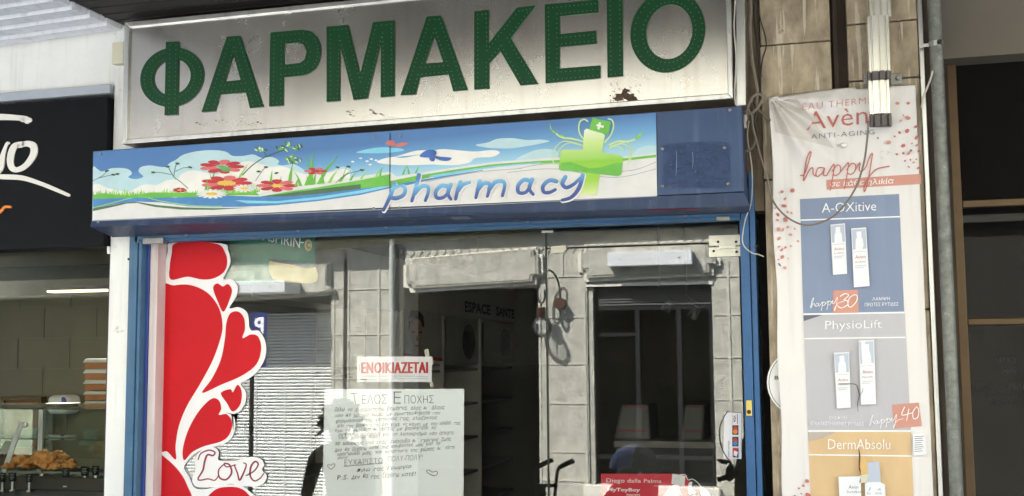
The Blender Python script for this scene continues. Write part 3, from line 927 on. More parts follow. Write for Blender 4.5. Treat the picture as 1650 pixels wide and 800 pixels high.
# butterflies
for L, m in (([(1418, 150), (1440, 137), (1460, 142), (1462, 160), (1440, 164)], 'rbfly'), ([(1462, 160), (1495, 148), (1527, 150), (1500, 164), (1478, 168)], 'rbfly')):
    pr.smooth(Z3(L), C[m], n=4)
for L in ([(196, 238), (222, 214), (258, 212), (266, 228), (240, 242)], [(252, 236), (290, 240), (328, 244), (316, 256), (280, 254)], [(236, 244), (256, 240), (258, 256), (244, 258)]):
    pr.smooth(Z4(L), C['bfly'], n=4)
# curls round the cross
for L, wd in (([(900, 180), (872, 160), (858, 130), (862, 95), (880, 84), (894, 92)], 2.4), ([(965, 180), (990, 150), (1002, 115), (996, 88), (980, 82)], 2.4), ([(880, 178), (830, 165), (790, 160), (765, 145)], 3), ([(985, 190), (1020, 176), (1060, 176), (1090, 168)], 3), ([(870, 190), (800, 175), (762, 200), (748, 240), (756, 275)], 1.6), ([(880, 196), (820, 182), (780, 205), (770, 240)], 1.6), ([(985, 200), (1040, 186), (1070, 210), (1062, 270)], 1.6), ([(990, 196), (1055, 180), (1078, 215), (1070, 262)], 1.3), ([(985, 205), (1020, 195), (1044, 215)], 1.6)):
    pr.stroke(Z4(L), wd, C['mint'])
pr.poly(Z4([(737, 98), (745, 125), (765, 140), (752, 142), (738, 122)]), C['lgreen'])
pr.poly(Z4([(1122, 135), (1112, 160), (1090, 170), (1096, 158), (1106, 148)]), C['lgreen'])
pr.poly(Z4([(768, 145), (790, 150), (798, 157), (780, 155)]), C['lgreen'])
pr.mb.build('meadow_print', lb)
# the green cross and its cap
cx_ = Print(BY-0.0055)
CR = [(880, 130), (890, 123), (954, 140), (966, 150), (955, 222), (1030, 234), (1042, 244), (1034, 312), (1022, 320), (945, 312), (932, 396), (862, 398), (876, 304), (782, 296), (774, 288), (782, 216), (792, 210), (874, 210)]
cx_.poly(Z4(CR), C['cross'])
cx_.poly(Z4([(784, 266), (820, 262), (860, 274), (900, 288), (950, 284), (1000, 268), (1039, 262), (1034, 312), (1022, 320), (945, 312), (876, 304), (782, 296), (774, 288)]), C['green'])
crs = cx_.mb.build('cross', lb)
cp = Print(BY-0.0063)
cp.poly(Z4([(914, 77), (993, 96), (979, 149), (900, 127)]), C['green'])
cp.poly(Z4([(941, 96), (950, 98), (948, 108), (962, 111), (960, 120), (946, 117), (943, 127), (934, 124), (937, 114), (930, 112), (932, 104), (939, 105)]), C['white'])
cp.mb.build('cap', crs)
# the word
wp, ws = Print(BY-0.0078, 0.00006), Print(BY-0.0068, 0.00006)
STR = [[(92, 354), (78, 395), (62, 430), (46, 462)], [(74, 408), (100, 412), (130, 398), (136, 372), (116, 360), (88, 374)], [(193, 316), (180, 370), (164, 424)], [(176, 392), (202, 364), (230, 364), (232, 388), (220, 422)],
       [(320, 366), (288, 360), (264, 384), (268, 410), (296, 408), (318, 384)], [(326, 356), (314, 392), (326, 416)], [(366, 346), (354, 380), (346, 416)], [(356, 380), (376, 356), (404, 346)],
       [(446, 342), (438, 376), (430, 410)], [(437, 378), (460, 352), (486, 352), (486, 374), (478, 404)], [(486, 374), (510, 346), (540, 342), (550, 358), (540, 402)],
       [(660, 342), (630, 336), (606, 360), (608, 388), (636, 388), (656, 362)], [(664, 334), (652, 372), (668, 396)], [(764, 342), (736, 338), (710, 360), (712, 386), (736, 388), (760, 376)],
       [(802, 324), (790, 352), (806, 368), (836, 354), (864, 328)], [(874, 316), (858, 370), (826, 408), (788, 420)]]
for i, L in enumerate(STR):
    ws.stroke(Z4([(x+2.5, y+3) for x, y in L]), [9.0, 8.4, 7.2], C['white'], up=1)
    ws.stroke(Z4([(x+5, y+6) for x, y in L]), [9.0, 8.4, 7.0], C['shade'], up=0.2) if i % 20 == 99 else None
    wp.stroke(Z4(L), [7.0, 6.2, 5.0], C['word'], up=1)
wo = wp.mb.build('lettering', lb)
ws.mb.build('lettering_border', wo)  # white printed border under the letters
# plain blue sheet at the right end, with old glue
bp_ = Print(BY-0.001)
bp_.poly([(1059.5, 182), (1194.4, 171.8), (1198.3, 308.5), (1060.8, 315)], M['navy_panel'], thick=0.002)
bpl = bp_.mb.build('blue_sheet', lb)
gl = Print(BY-0.0035, 0.00005)
rg = random.Random(5)
SCF = mat('scuffed_blue', (50, 70, 108), 0.7, var=0.2, scale=20)
SC2 = mat('scuffed_grey_blue', (56, 68, 94), 0.8, var=0.3, scale=24)
gl.smooth(Z4([(1205, 196), (1260, 184), (1340, 178), (1480, 182), (1486, 250), (1480, 360), (1400, 372), (1280, 366), (1206, 356), (1212, 280)]), SCF, n=3)
for k in range(520):
    e = rg.random()
    x, y = 1200+288*rg.random()**0.8, rg.uniform(180, 370)
    r = rg.uniform(0.8, 5.0)
    pts = [(x+r*rg.uniform(0.5, 1.4)*math.cos(a), y+r*rg.uniform(0.4, 1.2)*math.sin(a)) for a in [q*math.pi/4 for q in range(8)]]
    gl.poly(Z4(pts), SC2 if e < 0.55 else SCF if e < 0.78 else M['navy_panel'] if e < 0.95 else M['grime'])
for x, y, h in ((1262, 212, 110), (1330, 220, 70)):
    gl.stroke(Z4([(x, y), (x+2, y+h*0.5), (x-1, y+h)]), [0.4, 0.8, 0.3], M['banner_blue'])
gl.mb.build('glue_marks', bpl)
scr = MB()
for (x, y) in [z3(65, 201), z3(1365, 122), z3(1487, 116), z3(1363, 461), z3(1484, 458), z3(55, 524), z4(1205, 363), z4(1462, 202), z4(1485, 45), z4(1205, 207), z4(1478, 352)]:
    p = at(x, y, BY-0.002)
    scr.lathe(p, [(0.0075, 0.0), (0.0075, -0.004), (0.004, -0.006)], M['zinc'], 8, 'y')
scr.build('screw', lb)
sm = Print(BY-0.003)
sm.poly([z3(1437, 103), z3(1441, 103), z3(1440, 471), z3(1436, 471)], M['black_metal'])
sm.poly([z3(24, 516), z3(1440, 462), z4(1182, 402), z4(1182, 405), z3(1440, 466), z3(24, 521)], C['line'], up=0)
sm.mb.build('panel_seam', lb)
# ------------------------------------------------------------------ roller shutter: bottom bar and guides
rs = thing('roller_shutter', 'blue roller shutter rolled up over the shop window, with dented bottom bar and guide rails', 'shutter', (at(700, 380, 0).x, 0, 0.12))
bar = MB()
hl, hr = at(213, 384, -0.02), at(1200, 340, -0.02)
zt_, zb_ = at(1000, 345, -0.02).z, at(1000, 361, -0.02).z
bar.box(XP+0.03, at(1195, 340, -0.02).x, -0.02, 0.05, zb_, zt_, M['blue_dusty'])
bar.box(XP+0.06, at(1190, 340, -0.02).x, -0.026, -0.0205, zb_+0.004, zb_+0.016, M['blue'])
bar.build('bottom_bar', rs, bevel=0.004)
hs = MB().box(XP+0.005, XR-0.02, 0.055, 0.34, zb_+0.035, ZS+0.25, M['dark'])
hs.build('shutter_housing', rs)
sc2 = MB()
for x in (300, 480, 622, 850, 1105):
    p = at(x, 366-(x-700)*0.045+5, -0.027)
    sc2.lathe(Vector((p.x, -0.0265, (zt_+zb_)/2+0.008)), [(0.010, 0.0), (0.010, -0.004), (0.005, -0.008)], M['zinc'], 8, 'y')
sc2.build('bolt', rs)
# old latch ends of the bar
lt_ = MB()
p = at(248, 392, -0.03)
lt_.box(p.x-0.06, p.x+0.06, -0.04, -0.024, zb_-0.012, zb_+0.02, M['zinc'])
p = at(1165, 350, -0.03)
lt_.box(p.x-0.03, p.x+0.03, -0.04, -0.024, zb_-0.006, zb_+0.014, M['zinc'])
lt_.build('latch', rs, bevel=0.003)
x1, x2, x3, x4 = [at(v, 600, 0).x for v in (206.5, 220.5, 226.5, 230.5)]
gr = MB()
gr.box(x1+0.002, x2, -0.02, 0.11, 0.12, zt_-0.002, M['blue_dusty']).box(x2+0.003, x3, -0.014, 0.11, 0.12, zt_-0.002, M['blue_dusty'])
gr.build('guide_rail', rs, bevel=0.003)
y1, y2, y3 = [at(v, 600, -0.02).x for v in (1198, 1213, 1223)]
gr = MB()
gr.box(y1, y2, -0.02, 0.11, 0.12, zt_+0.1, M['blue']).box(y2+0.003, y3, -0.012, 0.15, 0.12, zt_+0.16, M['blue'])
gr.build('guide_rail', rs, bevel=0.003)
ks = MB()
p, q = at(1202, 645, -0.022), at(1212, 671, -0.022)
ks.box(p.x, q.x, -0.030, -0.0205, q.z, p.z, M['brass'])
kl = ks.build('key_switch', rs, bevel=0.003)
p = at(1207, 664, -0.03)
MB().lathe((p.x, -0.030, p.z), [(0.009, 0), (0.009, -0.006), (0.006, -0.007)], M['black_metal'], 12, 'y').build('keyhole', kl)
hl_ = MB()
for x, y in ((1218.5, 397), (207.5, 418)):
    p = at(x, y, -0.02)
    hl_.lathe((p.x, -0.0205, p.z), [(0.006, 0.006), (0.006, -0.003), (0.003, -0.004)], M['black_metal'], 8, 'y')
hl_.build('rivet', rs)

# ------------------------------------------------------------------ shop front: frames and glass
sf = thing('shop_front', 'frameless glass shop front with a fixed pane and a glass door on metal patch fittings', 'shop front', (at(700, 500, GY).x, GY, 0.12))
xa1, xa2, xa3, xa4 = [at(v, 600, 0.06).x for v in (227, 232, 241.5, 254)]
MB().box(x3+0.002, xa2, 0.045, 0.14, 0.12, zb_+0.03, M['black_metal']).box(xa2+0.001, xa3, 0.03, 0.14, 0.12, zb_+0.03, M['royal']).build('trim', sf, bevel=0.002)
MB().box(xa3+0.001, xa4, 0.04, 0.16, 0.12, zb_+0.03, M['offwhite']).build('frame', sf, bevel=0.003)
XM = at(882, 600, GY).x
XD = at(1197, 600, GY).x
zg = at(900, 376, GY).z
MB().box(xa4+0.004, XM-0.005, GY, GY+0.008, 0.14, zg+0.03, M['glass']).build('fixed_pane', sf)
dp = MB().box(XM+0.005, XD-0.004, GY, GY+0.008, 0.14, at(1000, 397, GY).z-0.004, M['glass']).build('door_pane', sf)
MB().box(XM+0.006, XD-0.004, GY+0.001, GY+0.009, at(1000, 397, GY).z+0.004, zg+0.03, M['glass']).build('transom_pane', sf)
MB().box(XM-0.0045, XM+0.0045, GY+0.0005, GY+0.0075, 0.14, zg+0.03, M['black_metal']).build('pane_gap', sf)
MB().box(xa4, XD+0.01, GY-0.02, GY+0.04, 0.12, 0.139, M['steel']).build('threshold', sf)
pf = MB()
p, q = at(1142, 380, GY-0.016), at(1194, 413, GY-0.016)
zm = at(1168, 397, GY-0.016).z
pf.box(p.x, q.x, GY-0.016, GY-0.001, zm+0.003, p.z, M['steel_worn']).box(p.x-0.002, q.x, GY-0.013, GY-0.001, q.z, zm-0.003, M['steel_worn'])
pf.box(p.x+0.045, p.x+0.12, GY-0.019, GY-0.0165, zm-0.012, zm+0.004, M['steel_worn'])
for x, y in ((1157, 390), (1186, 390), (1150, 405), (1187, 406)):
    c = at(x, y, GY-0.017)
    pf.lathe((c.x, GY-0.016, c.z), [(0.006, 0), (0.006, -0.004), (0.003, -0.005)], M['black_metal'], 8, 'y')
pf.build('patch_fitting', sf, bevel=0.002)
p, q = at(873, 372, GY-0.012), at(891, 375, GY-0.012)
MB().box(p.x, q.x, GY-0.014, GY-0.001, q.z, p.z, M['steel']).build('glass_clamp', sf, bevel=0.001)
p, q = at(887, 397, GY-0.004), at(912, 408, GY-0.004)
pq = Print(GY-0.002)
pq.poly([(888, 398), (911, 395.5), (913, 402), (908, 407), (887, 408.5)], M['tape'], thick=0.001)
tag(pq.mb.build('tape_strip'), 'strip of yellowed tape stuck at the top corner of the glass door', 'tape')

# ------------------------------------------------------------------ stickers and notices on the glass
HY = GY-0.003
hp = Print(HY, 0.0004)
ZH_ = lambda L: [zh(*p) for p in L]
WH = [(146, 40), (292, 42), (312, 64), (319, 98), (306, 130), (298, 150), (324, 150), (341, 172), (336, 202), (316, 236), (344, 233), (370, 252), (378, 300), (404, 304), (424, 338), (423, 384), (398, 428), (364, 454), (350, 464), (365, 488), (363, 520), (346, 546), (322, 554), (304, 548), (326, 556), (334, 588), (326, 620), (300, 643), (250, 656), (216, 670), (190, 696), (180, 716), (196, 742), (212, 775), (250, 778), (300, 766), (345, 768), (374, 784), (386, 822), (96, 822), (98, 700), (103, 400), (108, 185), (122, 165), (124, 110), (132, 65)]
hp.smooth(WH, None, n=1) if False else hp.poly(ZH_([(v.x, v.y) for v in cat_rom([(x, y, 0) for x, y in WH], True, 4)]), M['vinyl'], thick=0.0008)
HS = [[(150, 44), (200, 36), (280, 44), (303, 70), (309, 100), (299, 128), (268, 147), (232, 150), (190, 142), (140, 150), (137, 108), (143, 72)],
      [(109, 184), (150, 168), (200, 167), (250, 190), (284, 235), (295, 290), (285, 340), (262, 400), (225, 468), (188, 530), (164, 590), (154, 650), (155, 690), (130, 666), (101, 644), (103, 420)],
      [(267, 176), (279, 162), (296, 171), (311, 164), (323, 180), (318, 206), (298, 247), (280, 214)],
      [(330, 246), (347, 249), (360, 268), (362, 300), (355, 326), (380, 315), (402, 322), (411, 358), (396, 405), (350, 440), (290, 466), (234, 490), (264, 446), (290, 390), (302, 330), (306, 285), (315, 256)],
      [(290, 491), (318, 479), (326, 488), (340, 466), (352, 484), (350, 520), (336, 541), (322, 544), (309, 522)],
      [(180, 692), (176, 660), (189, 610), (214, 560), (244, 522), (268, 506), (285, 514), (291, 538), (284, 556), (308, 554), (324, 580), (315, 616), (290, 636), (240, 650), (204, 668)],
      [(99, 674), (130, 690), (164, 724), (188, 765), (200, 822), (97, 822), (98, 740)],
      [(242, 812), (274, 780), (310, 772), (345, 775), (370, 792), (380, 822), (244, 822)]]
hp.up()
ho = None
hearts = Print(HY-0.0022, 0.0)
sharp = {1: {0, 12, 13, 14}, 6: {0, 4, 5}, }
for i, L in enumerate(HS):
    pts = [(v.x, v.y) for v in cat_rom([(x, y, 0) for x, y in L], True, 5)]
    if i in (1, 6):   # straight left edge
        pts = [(max(x, 99 if i == 6 else 101+(645-min(y, 645))*0.0145), y) for x, y in pts]
    hearts.poly([zh(*p) for p in pts], M['heart'], up=0, thick=0.0006)
ho = tag(hp.mb.build('heart_sticker'), 'tall window sticker of red hearts edged in white on the left of the shop glass', 'sticker')
hearts.mb.build('heart_print', ho)
lv = Print(HY-0.0036, 0.0002)
blob = [(204, 752), (214, 722), (212, 690), (226, 668), (250, 654), (272, 654), (284, 668), (282, 690), (300, 694), (318, 694), (340, 692), (360, 686), (385, 682), (410, 688), (420, 706), (414, 722), (428, 738), (420, 760), (396, 772), (372, 770), (345, 770), (320, 762), (295, 768), (265, 768), (240, 772), (215, 770)]
lv.smooth(ZH_(blob), M['vinyl'], n=4, thick=0.0008)
lo = tag(lv.mb.build('word_sticker'), 'white cut-out sticker with the handwritten word Love in dark red', 'sticker')
lw = Print(HY-0.0052, 0.00012)
for L in ([(222, 690), (230, 672), (254, 662), (272, 668), (266, 678), (250, 676), (242, 694), (236, 722), (222, 746), (228, 752), (252, 748), (272, 752), (284, 736)],
          [(302, 702), (284, 720), (286, 744), (306, 750), (322, 730), (316, 706), (300, 702), (308, 712), (334, 706)],
          [(330, 706), (340, 732), (346, 752), (358, 730), (366, 706), (358, 700)],
          [(366, 738), (390, 724), (402, 704), (392, 696), (380, 712), (378, 738), (390, 754), (408, 746), (418, 732)]):
    lw.stroke(ZH_(L), [2.0, 2.6, 3.2, 2.4, 1.8], M['love'])
lw.mb.build('lettering', lo)

NY = GY+0.012
np_ = Print(NY, 0.0004)
np_.poly([zn(252, 49), zn(654, 50), zn(652, 187), zn(250, 186)], M['paper2'], thick=0.0008)
no = tag(np_.mb.build('rent_notice'), 'small white for-rent notice with bold red capitals taped above the handwritten letter', 'notice')
nl = Print(NY-0.0012, 0.0002)
for q in (-3.0, -1.0, 1.0, 3.0):
    nl.text('ENOIKIAZETAI', [zn(276+q, 80), zn(630+q, 78), zn(630+q, 139), zn(276+q, 141)], M['red_print'], offset=0.012, space=1.12)
nl.text('Για πληροφορίες απευθυνθείτε στο τηλέφωνο', [zn(272, 151), zn(560, 150), zn(560, 160), zn(272, 161)], M['ink_grey'], res=1)
nl.stroke([zn(272, 172), zn(305, 172)], 1.2, M['ink'], curve=False)
nl.stroke([zn(565, 158), zn(632, 157)], 0.5, M['ink_grey'], curve=False)
nl.stroke([zn(310, 171), zn(632, 168)], 0.5, M['ink_grey'], curve=False)
nl.text('αγγελία', [zn(260, 130), zn(260, 92), zn(267, 92), zn(267, 130)], M['ink'], res=1)
nl.mb.build('print', no)
for (L, lab) in (([(612, 12), (634, 8), (640, 48), (618, 52)], 'torn bit of clear tape at the top right of the red for-rent notice'), ([(652, 50), (657, 52), (660, 90), (654, 100)], 'narrow tape curl on the right edge of the red for-rent notice'), ([(640, 185), (656, 186), (662, 210), (646, 216)], 'tape tab hanging under the right corner of the red for-rent notice')):
    tp = Print(NY+0.002); tp.poly([zn(*p) for p in L], M['tape'], thick=0.0005)
    tag(tp.mb.build('tape_strip'), lab, 'tape')
fp = Print(NY, 0.0004)
fp.poly([zn(77, 224), zn(827, 223), zn(822, 880), zn(64, 880)], M['paper'], thick=0.0008)
fo_ = tag(fp.mb.build('farewell_notice'), 'large pale handwritten farewell letter taped inside the glass', 'notice')
fl = Print(NY-0.0012, 0.00008)
fl.text('Τ', [zn(215, 246), zn(250, 246), zn(262, 308), zn(225, 308)], M['ink'], offset=-0.012)
fl.text('ΕΛΟΣ', [zn(278, 256), zn(412, 252), zn(412, 302), zn(278, 306)], M['ink'], offset=-0.016, up=0)
fl.text('Ε', [zn(448, 238), zn(490, 238), zn(486, 302), zn(448, 302)], M['ink'], offset=-0.016, up=0)
fl.text('ΠΟΧΗΣ', [zn(506, 258), zn(662, 258), zn(664, 300), zn(506, 302)], M['ink'], offset=-0.016, up=0)
lines = [('Θέλω να ευχαριστήσω δημόσια, όλες κ΄ όλους', 130, 322, 722, 308, 30), ('που 41 χρόνια τώρα, με εμπιστευθήκατε σαν', 134, 354, 700, 338, 27), ('φαρμακοποιό της γειτονιάς σας, ελπίζοντας', 136, 382, 682, 362, 28), ('ότι σας βοήθησα σε ότι είχε να κάνει με την υγεία σας', 146, 410, 808, 392, 27),
         ('Έχω να πω, ότι κ΄ εσείς με βοηθήσατε να', 132, 432, 676, 416, 28), ('αισθανθώ περήφανη για το λειτούργημα που άσκησα', 150, 456, 772, 444, 29), ('τόσα χρόνια τώρα', 152, 476, 366, 468, 24), ('Με κάποιους από εσάς ανέπτυξα κ΄ σχέσεις ζωής', 134, 504, 758, 478, 28),
         ('Δεν θα ξεχάσω ποτέ τις κουβέντες μας για τα', 132, 540, 700, 500, 27), ('προσωπικά μας, την κατάσταση της χώρας, κ΄ τόσα', 146, 562, 778, 524, 27), ('άλλα', 146, 584, 200, 578, 22), ('Φιλώ σας Γεωργία', 248, 646, 542, 624, 30), ('P.S. Δεν θα σας ξεχάσω ποτέ!', 146, 686, 568, 662, 34)]
rg = random.Random(8)
for s, xl, yl, xr, yr, h in lines:
    words = s.split(' ')
    tot = len(s)
    c0 = 0
    fl.up()
    for wd_ in words:
        u0, u1 = c0/tot, (c0+len(wd_))/tot
        c0 += len(wd_)+1
        xa_, xb_ = xl+(xr-xl)*u0, xl+(xr-xl)*(u1-0.004)
        asc = 1.0 if any(c in 'έήίόύώάΘθδλβφζξκΜΕΔΦΓPS41!' for c in wd_) else 0.66
        dsc = 0.30 if any(c in 'ρημφχγζξςψβμ,' for c in wd_) else 0.0
        yb_ = yl+(yr-yl)*(u0+u1)/2+h*0.78+rg.uniform(-1.6, 1.6)
        hh = h*0.74*rg.uniform(0.85, 1.05)
        t_, b_ = yb_-hh*asc, yb_+hh*dsc
        sl_ = rg.uniform(-1.5, 0.8)+(yr-yl)/(xr-xl)*(xb_-xa_)
        k_ = rg.uniform(1, 6)
        fl.text(wd_, [zn(xa_+k_, t_-sl_/2), zn(xb_+k_, t_+sl_/2), zn(xb_-2, b_+sl_/2), zn(xa_-2, b_-sl_/2)], M['ink'], res=1, jitter=0.3, up=0.05)
fl.text('ΕΥΧΑΡΙΣΤΩ', [zn(184, 604), zn(388, 594), zn(388, 620), zn(184, 636)], M['ink'], offset=-0.016, res=1)
fl.stroke([zn(180, 640), zn(390, 622)], 0.8, M['ink'], curve=False)
fl.text('ΠΟΛΥ-ΠΟΛΥ!', [zn(418, 586), zn(604, 574), zn(600, 604), zn(416, 614)], M['ink'], offset=-0.016, res=1)
fl.stroke([zn(*p) for p in [(110, 656), (94, 640), (96, 628), (110, 634), (122, 626), (132, 628), (128, 642), (110, 656)]], 0.8, M['ink'])
fl.stroke([zn(*p) for p in [(660, 688), (632, 676), (624, 662), (640, 660), (654, 670), (676, 666), (684, 676), (672, 688), (650, 688)]], 0.9, M['ink'])
fl.mb.build('handwriting', fo_)

# card payment sticker on the door
vp = Print(GY-0.003, 0.0003)
vp.poly([zv(1189, 308), zv(1290, 312), zv(1290, 582), zv(1183, 576)], M['paper2'], thick=0.0008)
vo = tag(vp.mb.build('card_sticker'), 'white strip of payment card logos stuck sideways on the glass door', 'sticker')
P_ = {k: mat('sticker_'+k, c, 0.5, var=0.04) for k, c in {'navy': (40, 48, 110), 'red': (206, 60, 54), 'orange': (232, 150, 60), 'black': (40, 36, 44), 'cyan': (70, 130, 190), 'gold': (210, 170, 70)}.items()}
vi = Print(GY-0.0045, 0.0002)
vi.text('VISA', [zv(1258, 326), zv(1258, 366), zv(1242, 366), zv(1242, 326)], P_['navy'], offset=0.02)
vi.stroke([zv(1266, 318), zv(1266, 376)], 1.0, P_['navy'], curve=False)
vi.stroke([zv(1236, 318), zv(1236, 376)], 0.8, P_['gold'], curve=False)
for y, a, b in ((384, 'red', 'orange'), (452, 'red', 'cyan')):
    vi.poly([zv(1236, y), zv(1272, y), zv(1272, y+56), zv(1236, y+56)], P_['black'])
    vi.poly([zv(*p) for p in ell(1254, y+20, 14, 14)], P_[a])
    vi.poly([zv(*p) for p in ell(1254, y+38, 14, 14)], P_[b])
vi.poly([zv(1238, 516), zv(1272, 517), zv(1272, 574), zv(1238, 572)], P_['navy'])
vi.poly([zv(1238, 516), zv(1272, 517), zv(1240, 572)], P_['red'])
vi.poly([zv(1246, 532), zv(1270, 540), zv(1262, 568), zv(1244, 560)], M['paper2'])
vi.text('electronic', [zv(1222, 474), zv(1222, 570), zv(1212, 570), zv(1212, 474)], P_['navy'], res=1, offset=0.01)
vi.mb.build('print', vo)
tag(MB().tube(cat_rom([at(*zv(x, y), GY-0.006) for x, y in [(1212, 300), (1190, 330), (1164, 390), (1160, 450), (1172, 510), (1196, 560), (1226, 600)]], False, 5), 0.0025, M['cable_black'], 6).build('thin_cord', smooth=True), 'thin dark cord curving behind the white card logo sticker', 'cord')

# red promotion card inside the door
RY = GY+0.05
rp = Print(RY, 0.0005)
RED = mat('red_card', (206, 40, 62), 0.5, var=0.04, scale=2)
rp.poly([zd(75, 206), zd(1180, 208), zd(1268, 224), zd(1300, 300), zd(1420, 330), zd(1500, 420), zd(1560, 560), zd(1560, 900), zd(60, 900)], RED, thick=0.003)
ro = tag(rp.mb.build('promotion_card'), 'red cosmetics promotion card with white lettering standing inside the door glass', 'card')
ri_ = Print(RY-0.0035, 0.0002)
ri_.text('Diego dalla Palma', [zd(150, 268), zd(920, 284), zd(918, 350), zd(148, 348)], M['white_print'], offset=-0.004, res=2)
ri_.text('MILANO', [zd(815, 370), zd(926, 372), zd(926, 384), zd(815, 382)], M['white_print'], res=1)
ri_.text('MyToyBoy', [zd(165, 402), zd(622, 408), zd(620, 470), zd(163, 466)], M['white_print'], offset=0.03)
ri_.text('mascara', [zd(430, 488), zd(622, 490), zd(620, 518), zd(430, 516)], M['white_print'], res=1, offset=0.012)
ri_.smooth([zd(*p) for p in [(160, 392), (375, 395), (440, 470), (470, 600), (120, 640), (100, 480)]], mat('pink_print', (236, 128, 140), 0.5), up=-2) if False else None
GP = mat('pale_grey_print', (214, 220, 228), 0.5)
ri_.smooth([zd(*p) for p in [(1080, 368), (1160, 360), (1172, 520), (1160, 700), (900, 720), (920, 580), (985, 450)]], GP)
ri_.poly([zd(1072, 208), zd(1255, 236), zd(1240, 376), zd(1058, 350)], M['paper2'])
for k, (s, a, b) in enumerate((('SOLO', 1140, 1205), ('UN RISULTATO', 1092, 1240), ('CON TUBO', 1092, 1220), ('MASCARA', 1096, 1210))):
    y = 240+k*30
    ri_.text(s, [zd(a, y), zd(b, y+8), zd(b, y+22), zd(a, y+14)], M['ink'], res=1, up=0)
BK = mat('black_print', (30, 28, 30), 0.5)
ri_.smooth([zd(*p) for p in [(1320, 300), (1390, 292), (1450, 340), (1452, 392), (1360, 396), (1300, 380)]], BK)
ri_.smooth([zd(*p) for p in [(1300, 340), (1330, 318), (1352, 330), (1340, 380), (1376, 430), (1400, 480), (1310, 500), (1290, 420)]], M['white_print'])
ri_.smooth([zd(*p) for p in [(1460, 390), (1520, 410), (1590, 480), (1600, 560), (1480, 560), (1460, 470)]], M['white_print'])
ri_.smooth([zd(*p) for p in [(1340, 490), (1450, 486), (1470, 540), (1330, 545)]], BK)
ri_.stroke([zd(*p) for p in [(1110, 365), (1160, 420), (1200, 520), (1230, 600)]], 1.2, M['white_print'])
ri_.stroke([zd(*p) for p in [(1180, 218), (1255, 222), (1290, 292), (1360, 282), (1440, 345), (1480, 400)]], 1.1, M['white_print'])
ri_.mb.build('print', ro)

# ------------------------------------------------------------------ advertising banner on the stone pillar
NBY = -0.035
def wrinkle(px, py):
    """hanging cloth: soft folds that fan out from the top left corner"""
    d = 0.004*math.sin(px*0.05+py*0.011)+0.003*math.sin(py*0.035+px*0.02)
    fx, fy = px-1240, py-156
    r = math.hypot(fx, fy)
    a = math.atan2(fy, max(fx, 1))
    d += 0.016*math.sin(a*13+0.5)*math.exp(-((r-75)/80)**2)
    d += 0.009*math.exp(-((fx-fy*0.62-6)/14)**2)*math.exp(-(fy/130)**2)
    d += 0.004*math.sin((px+py*0.3)*0.16)*math.exp(-((py-165)/26)**2)
    d *= 1.0 if py < 290 else max(0.22, 1-(py-290)/50)
    d += 0.003*math.exp(-((px-1398-8*math.sin(py*0.02))/7)**2)*(1 if py > 470 else 0.4)
    return d
bn = thing('banner', 'tall white cosmetics banner with blue, grey and ochre panels hanging on the stone pillar', 'banner', at(1380, 790, NBY))
lx = lambda y: 1240+(y-158)*0.0335+1.5*math.sin(y*0.03)
rx = lambda y: 1475+(y-137)*0.044+(3 if y > 700 else 0)*0
bm_ = MB()
NXg, NYg = 110, 220
vs = []
for j in range(NYg+1):
    for i in range(NXg+1):
        u, v = i/NXg, j/NYg
        top = 158-21*u-5*math.sin(u*math.pi)*(1 if u < 0.6 else 0.3)
        y = top+(850-top)*v
        px = lx(y)+(rx(y)-lx(y))*u
        vs.append(at(px, y, NBY-wrinkle(px, y)))
fs = [(j*(NXg+1)+i, (j+1)*(NXg+1)+i, (j+1)*(NXg+1)+i+1, j*(NXg+1)+i+1) for j in range(NYg) for i in range(NXg)]
bm_.add(vs, fs, M['banner'])
cloth = bm_.build('cloth', bn, smooth=True)
so_ = cloth.modifiers.new('thickness', 'SOLIDIFY'); so_.thickness = 0.0015; so_.offset = 1.0
bpn = Print(NBY-0.0016, 0.00018, disp=wrinkle)
def gridpoly(pr_, quad, m, nx=26, ny=34):
    """a printed rectangle, cut fine enough to follow the folds"""
    pr_.L += 1
    TL, TR, BR, BL = [Vector((*q, 0)) for q in quad]
    vs = []
    for j in range(ny+1):
        for i in range(nx+1):
            q = TL.lerp(TR, i/nx).lerp(BL.lerp(BR, i/nx), j/ny)
            vs.append(pr_.P(q))
    pr_.mb.add(vs, [(j*(nx+1)+i, (j+1)*(nx+1)+i, (j+1)*(nx+1)+i+1, j*(nx+1)+i+1) for j in range(ny) for i in range(nx)], m)
ZQ = lambda L: [zq(*p) for p in L]
ZP = lambda L: [zp(*p) for p in L]
gridpoly(bpn, [zp(98, 80), zp(190, 64), zp(330, 250), zp(112, 190)], mat('cream_print_fold_shade', (212, 206, 200), 0.55), 50, 40)  # printed cream corner; shade of the folds is also put into its tone
gridpoly(bpn, [(1288.8, 321.2), (1448.6, 312.9), (1457, 503), (1294.3, 506)], M['banner_blue'])
gridpoly(bpn, ZQ([(222, 113), (607, 106), (630, 549), (240, 549)]), M['banner_grey'])
gridpoly(bpn, ZQ([(240, 556), (630, 556), (645, 915), (254, 920)]), M['banner_gold'])
gridpoly(bpn, ZP([(300, 366), (648, 344), (650, 381), (302, 402)]), M['coral'], 30, 4)
bpn.up()
gridpoly(bpn, ZP([(205, 512), (571, 499), (571, 504), (205, 517)]), M['white_print'], 24, 1)
gridpoly(bpn, ZQ([(222, 107), (605, 100), (605, 106), (222, 113)]), M['white_print'], 24, 1)
gridpoly(bpn, ZQ([(225, 200), (610, 195), (610, 200), (225, 205)]), M['white_print'], 24, 1)
gridpoly(bpn, ZQ([(240, 549), (630, 550), (630, 556), (240, 556)]), M['white_print'], 24, 1)
gridpoly(bpn, ZQ([(243, 640), (633, 645), (633, 650), (243, 645)]), M['white_print'], 24, 1)
gridpoly(bpn, ZQ([(335, 20), (430, 17), (432, 104), (334, 106)]), M['coral'], 8, 8)
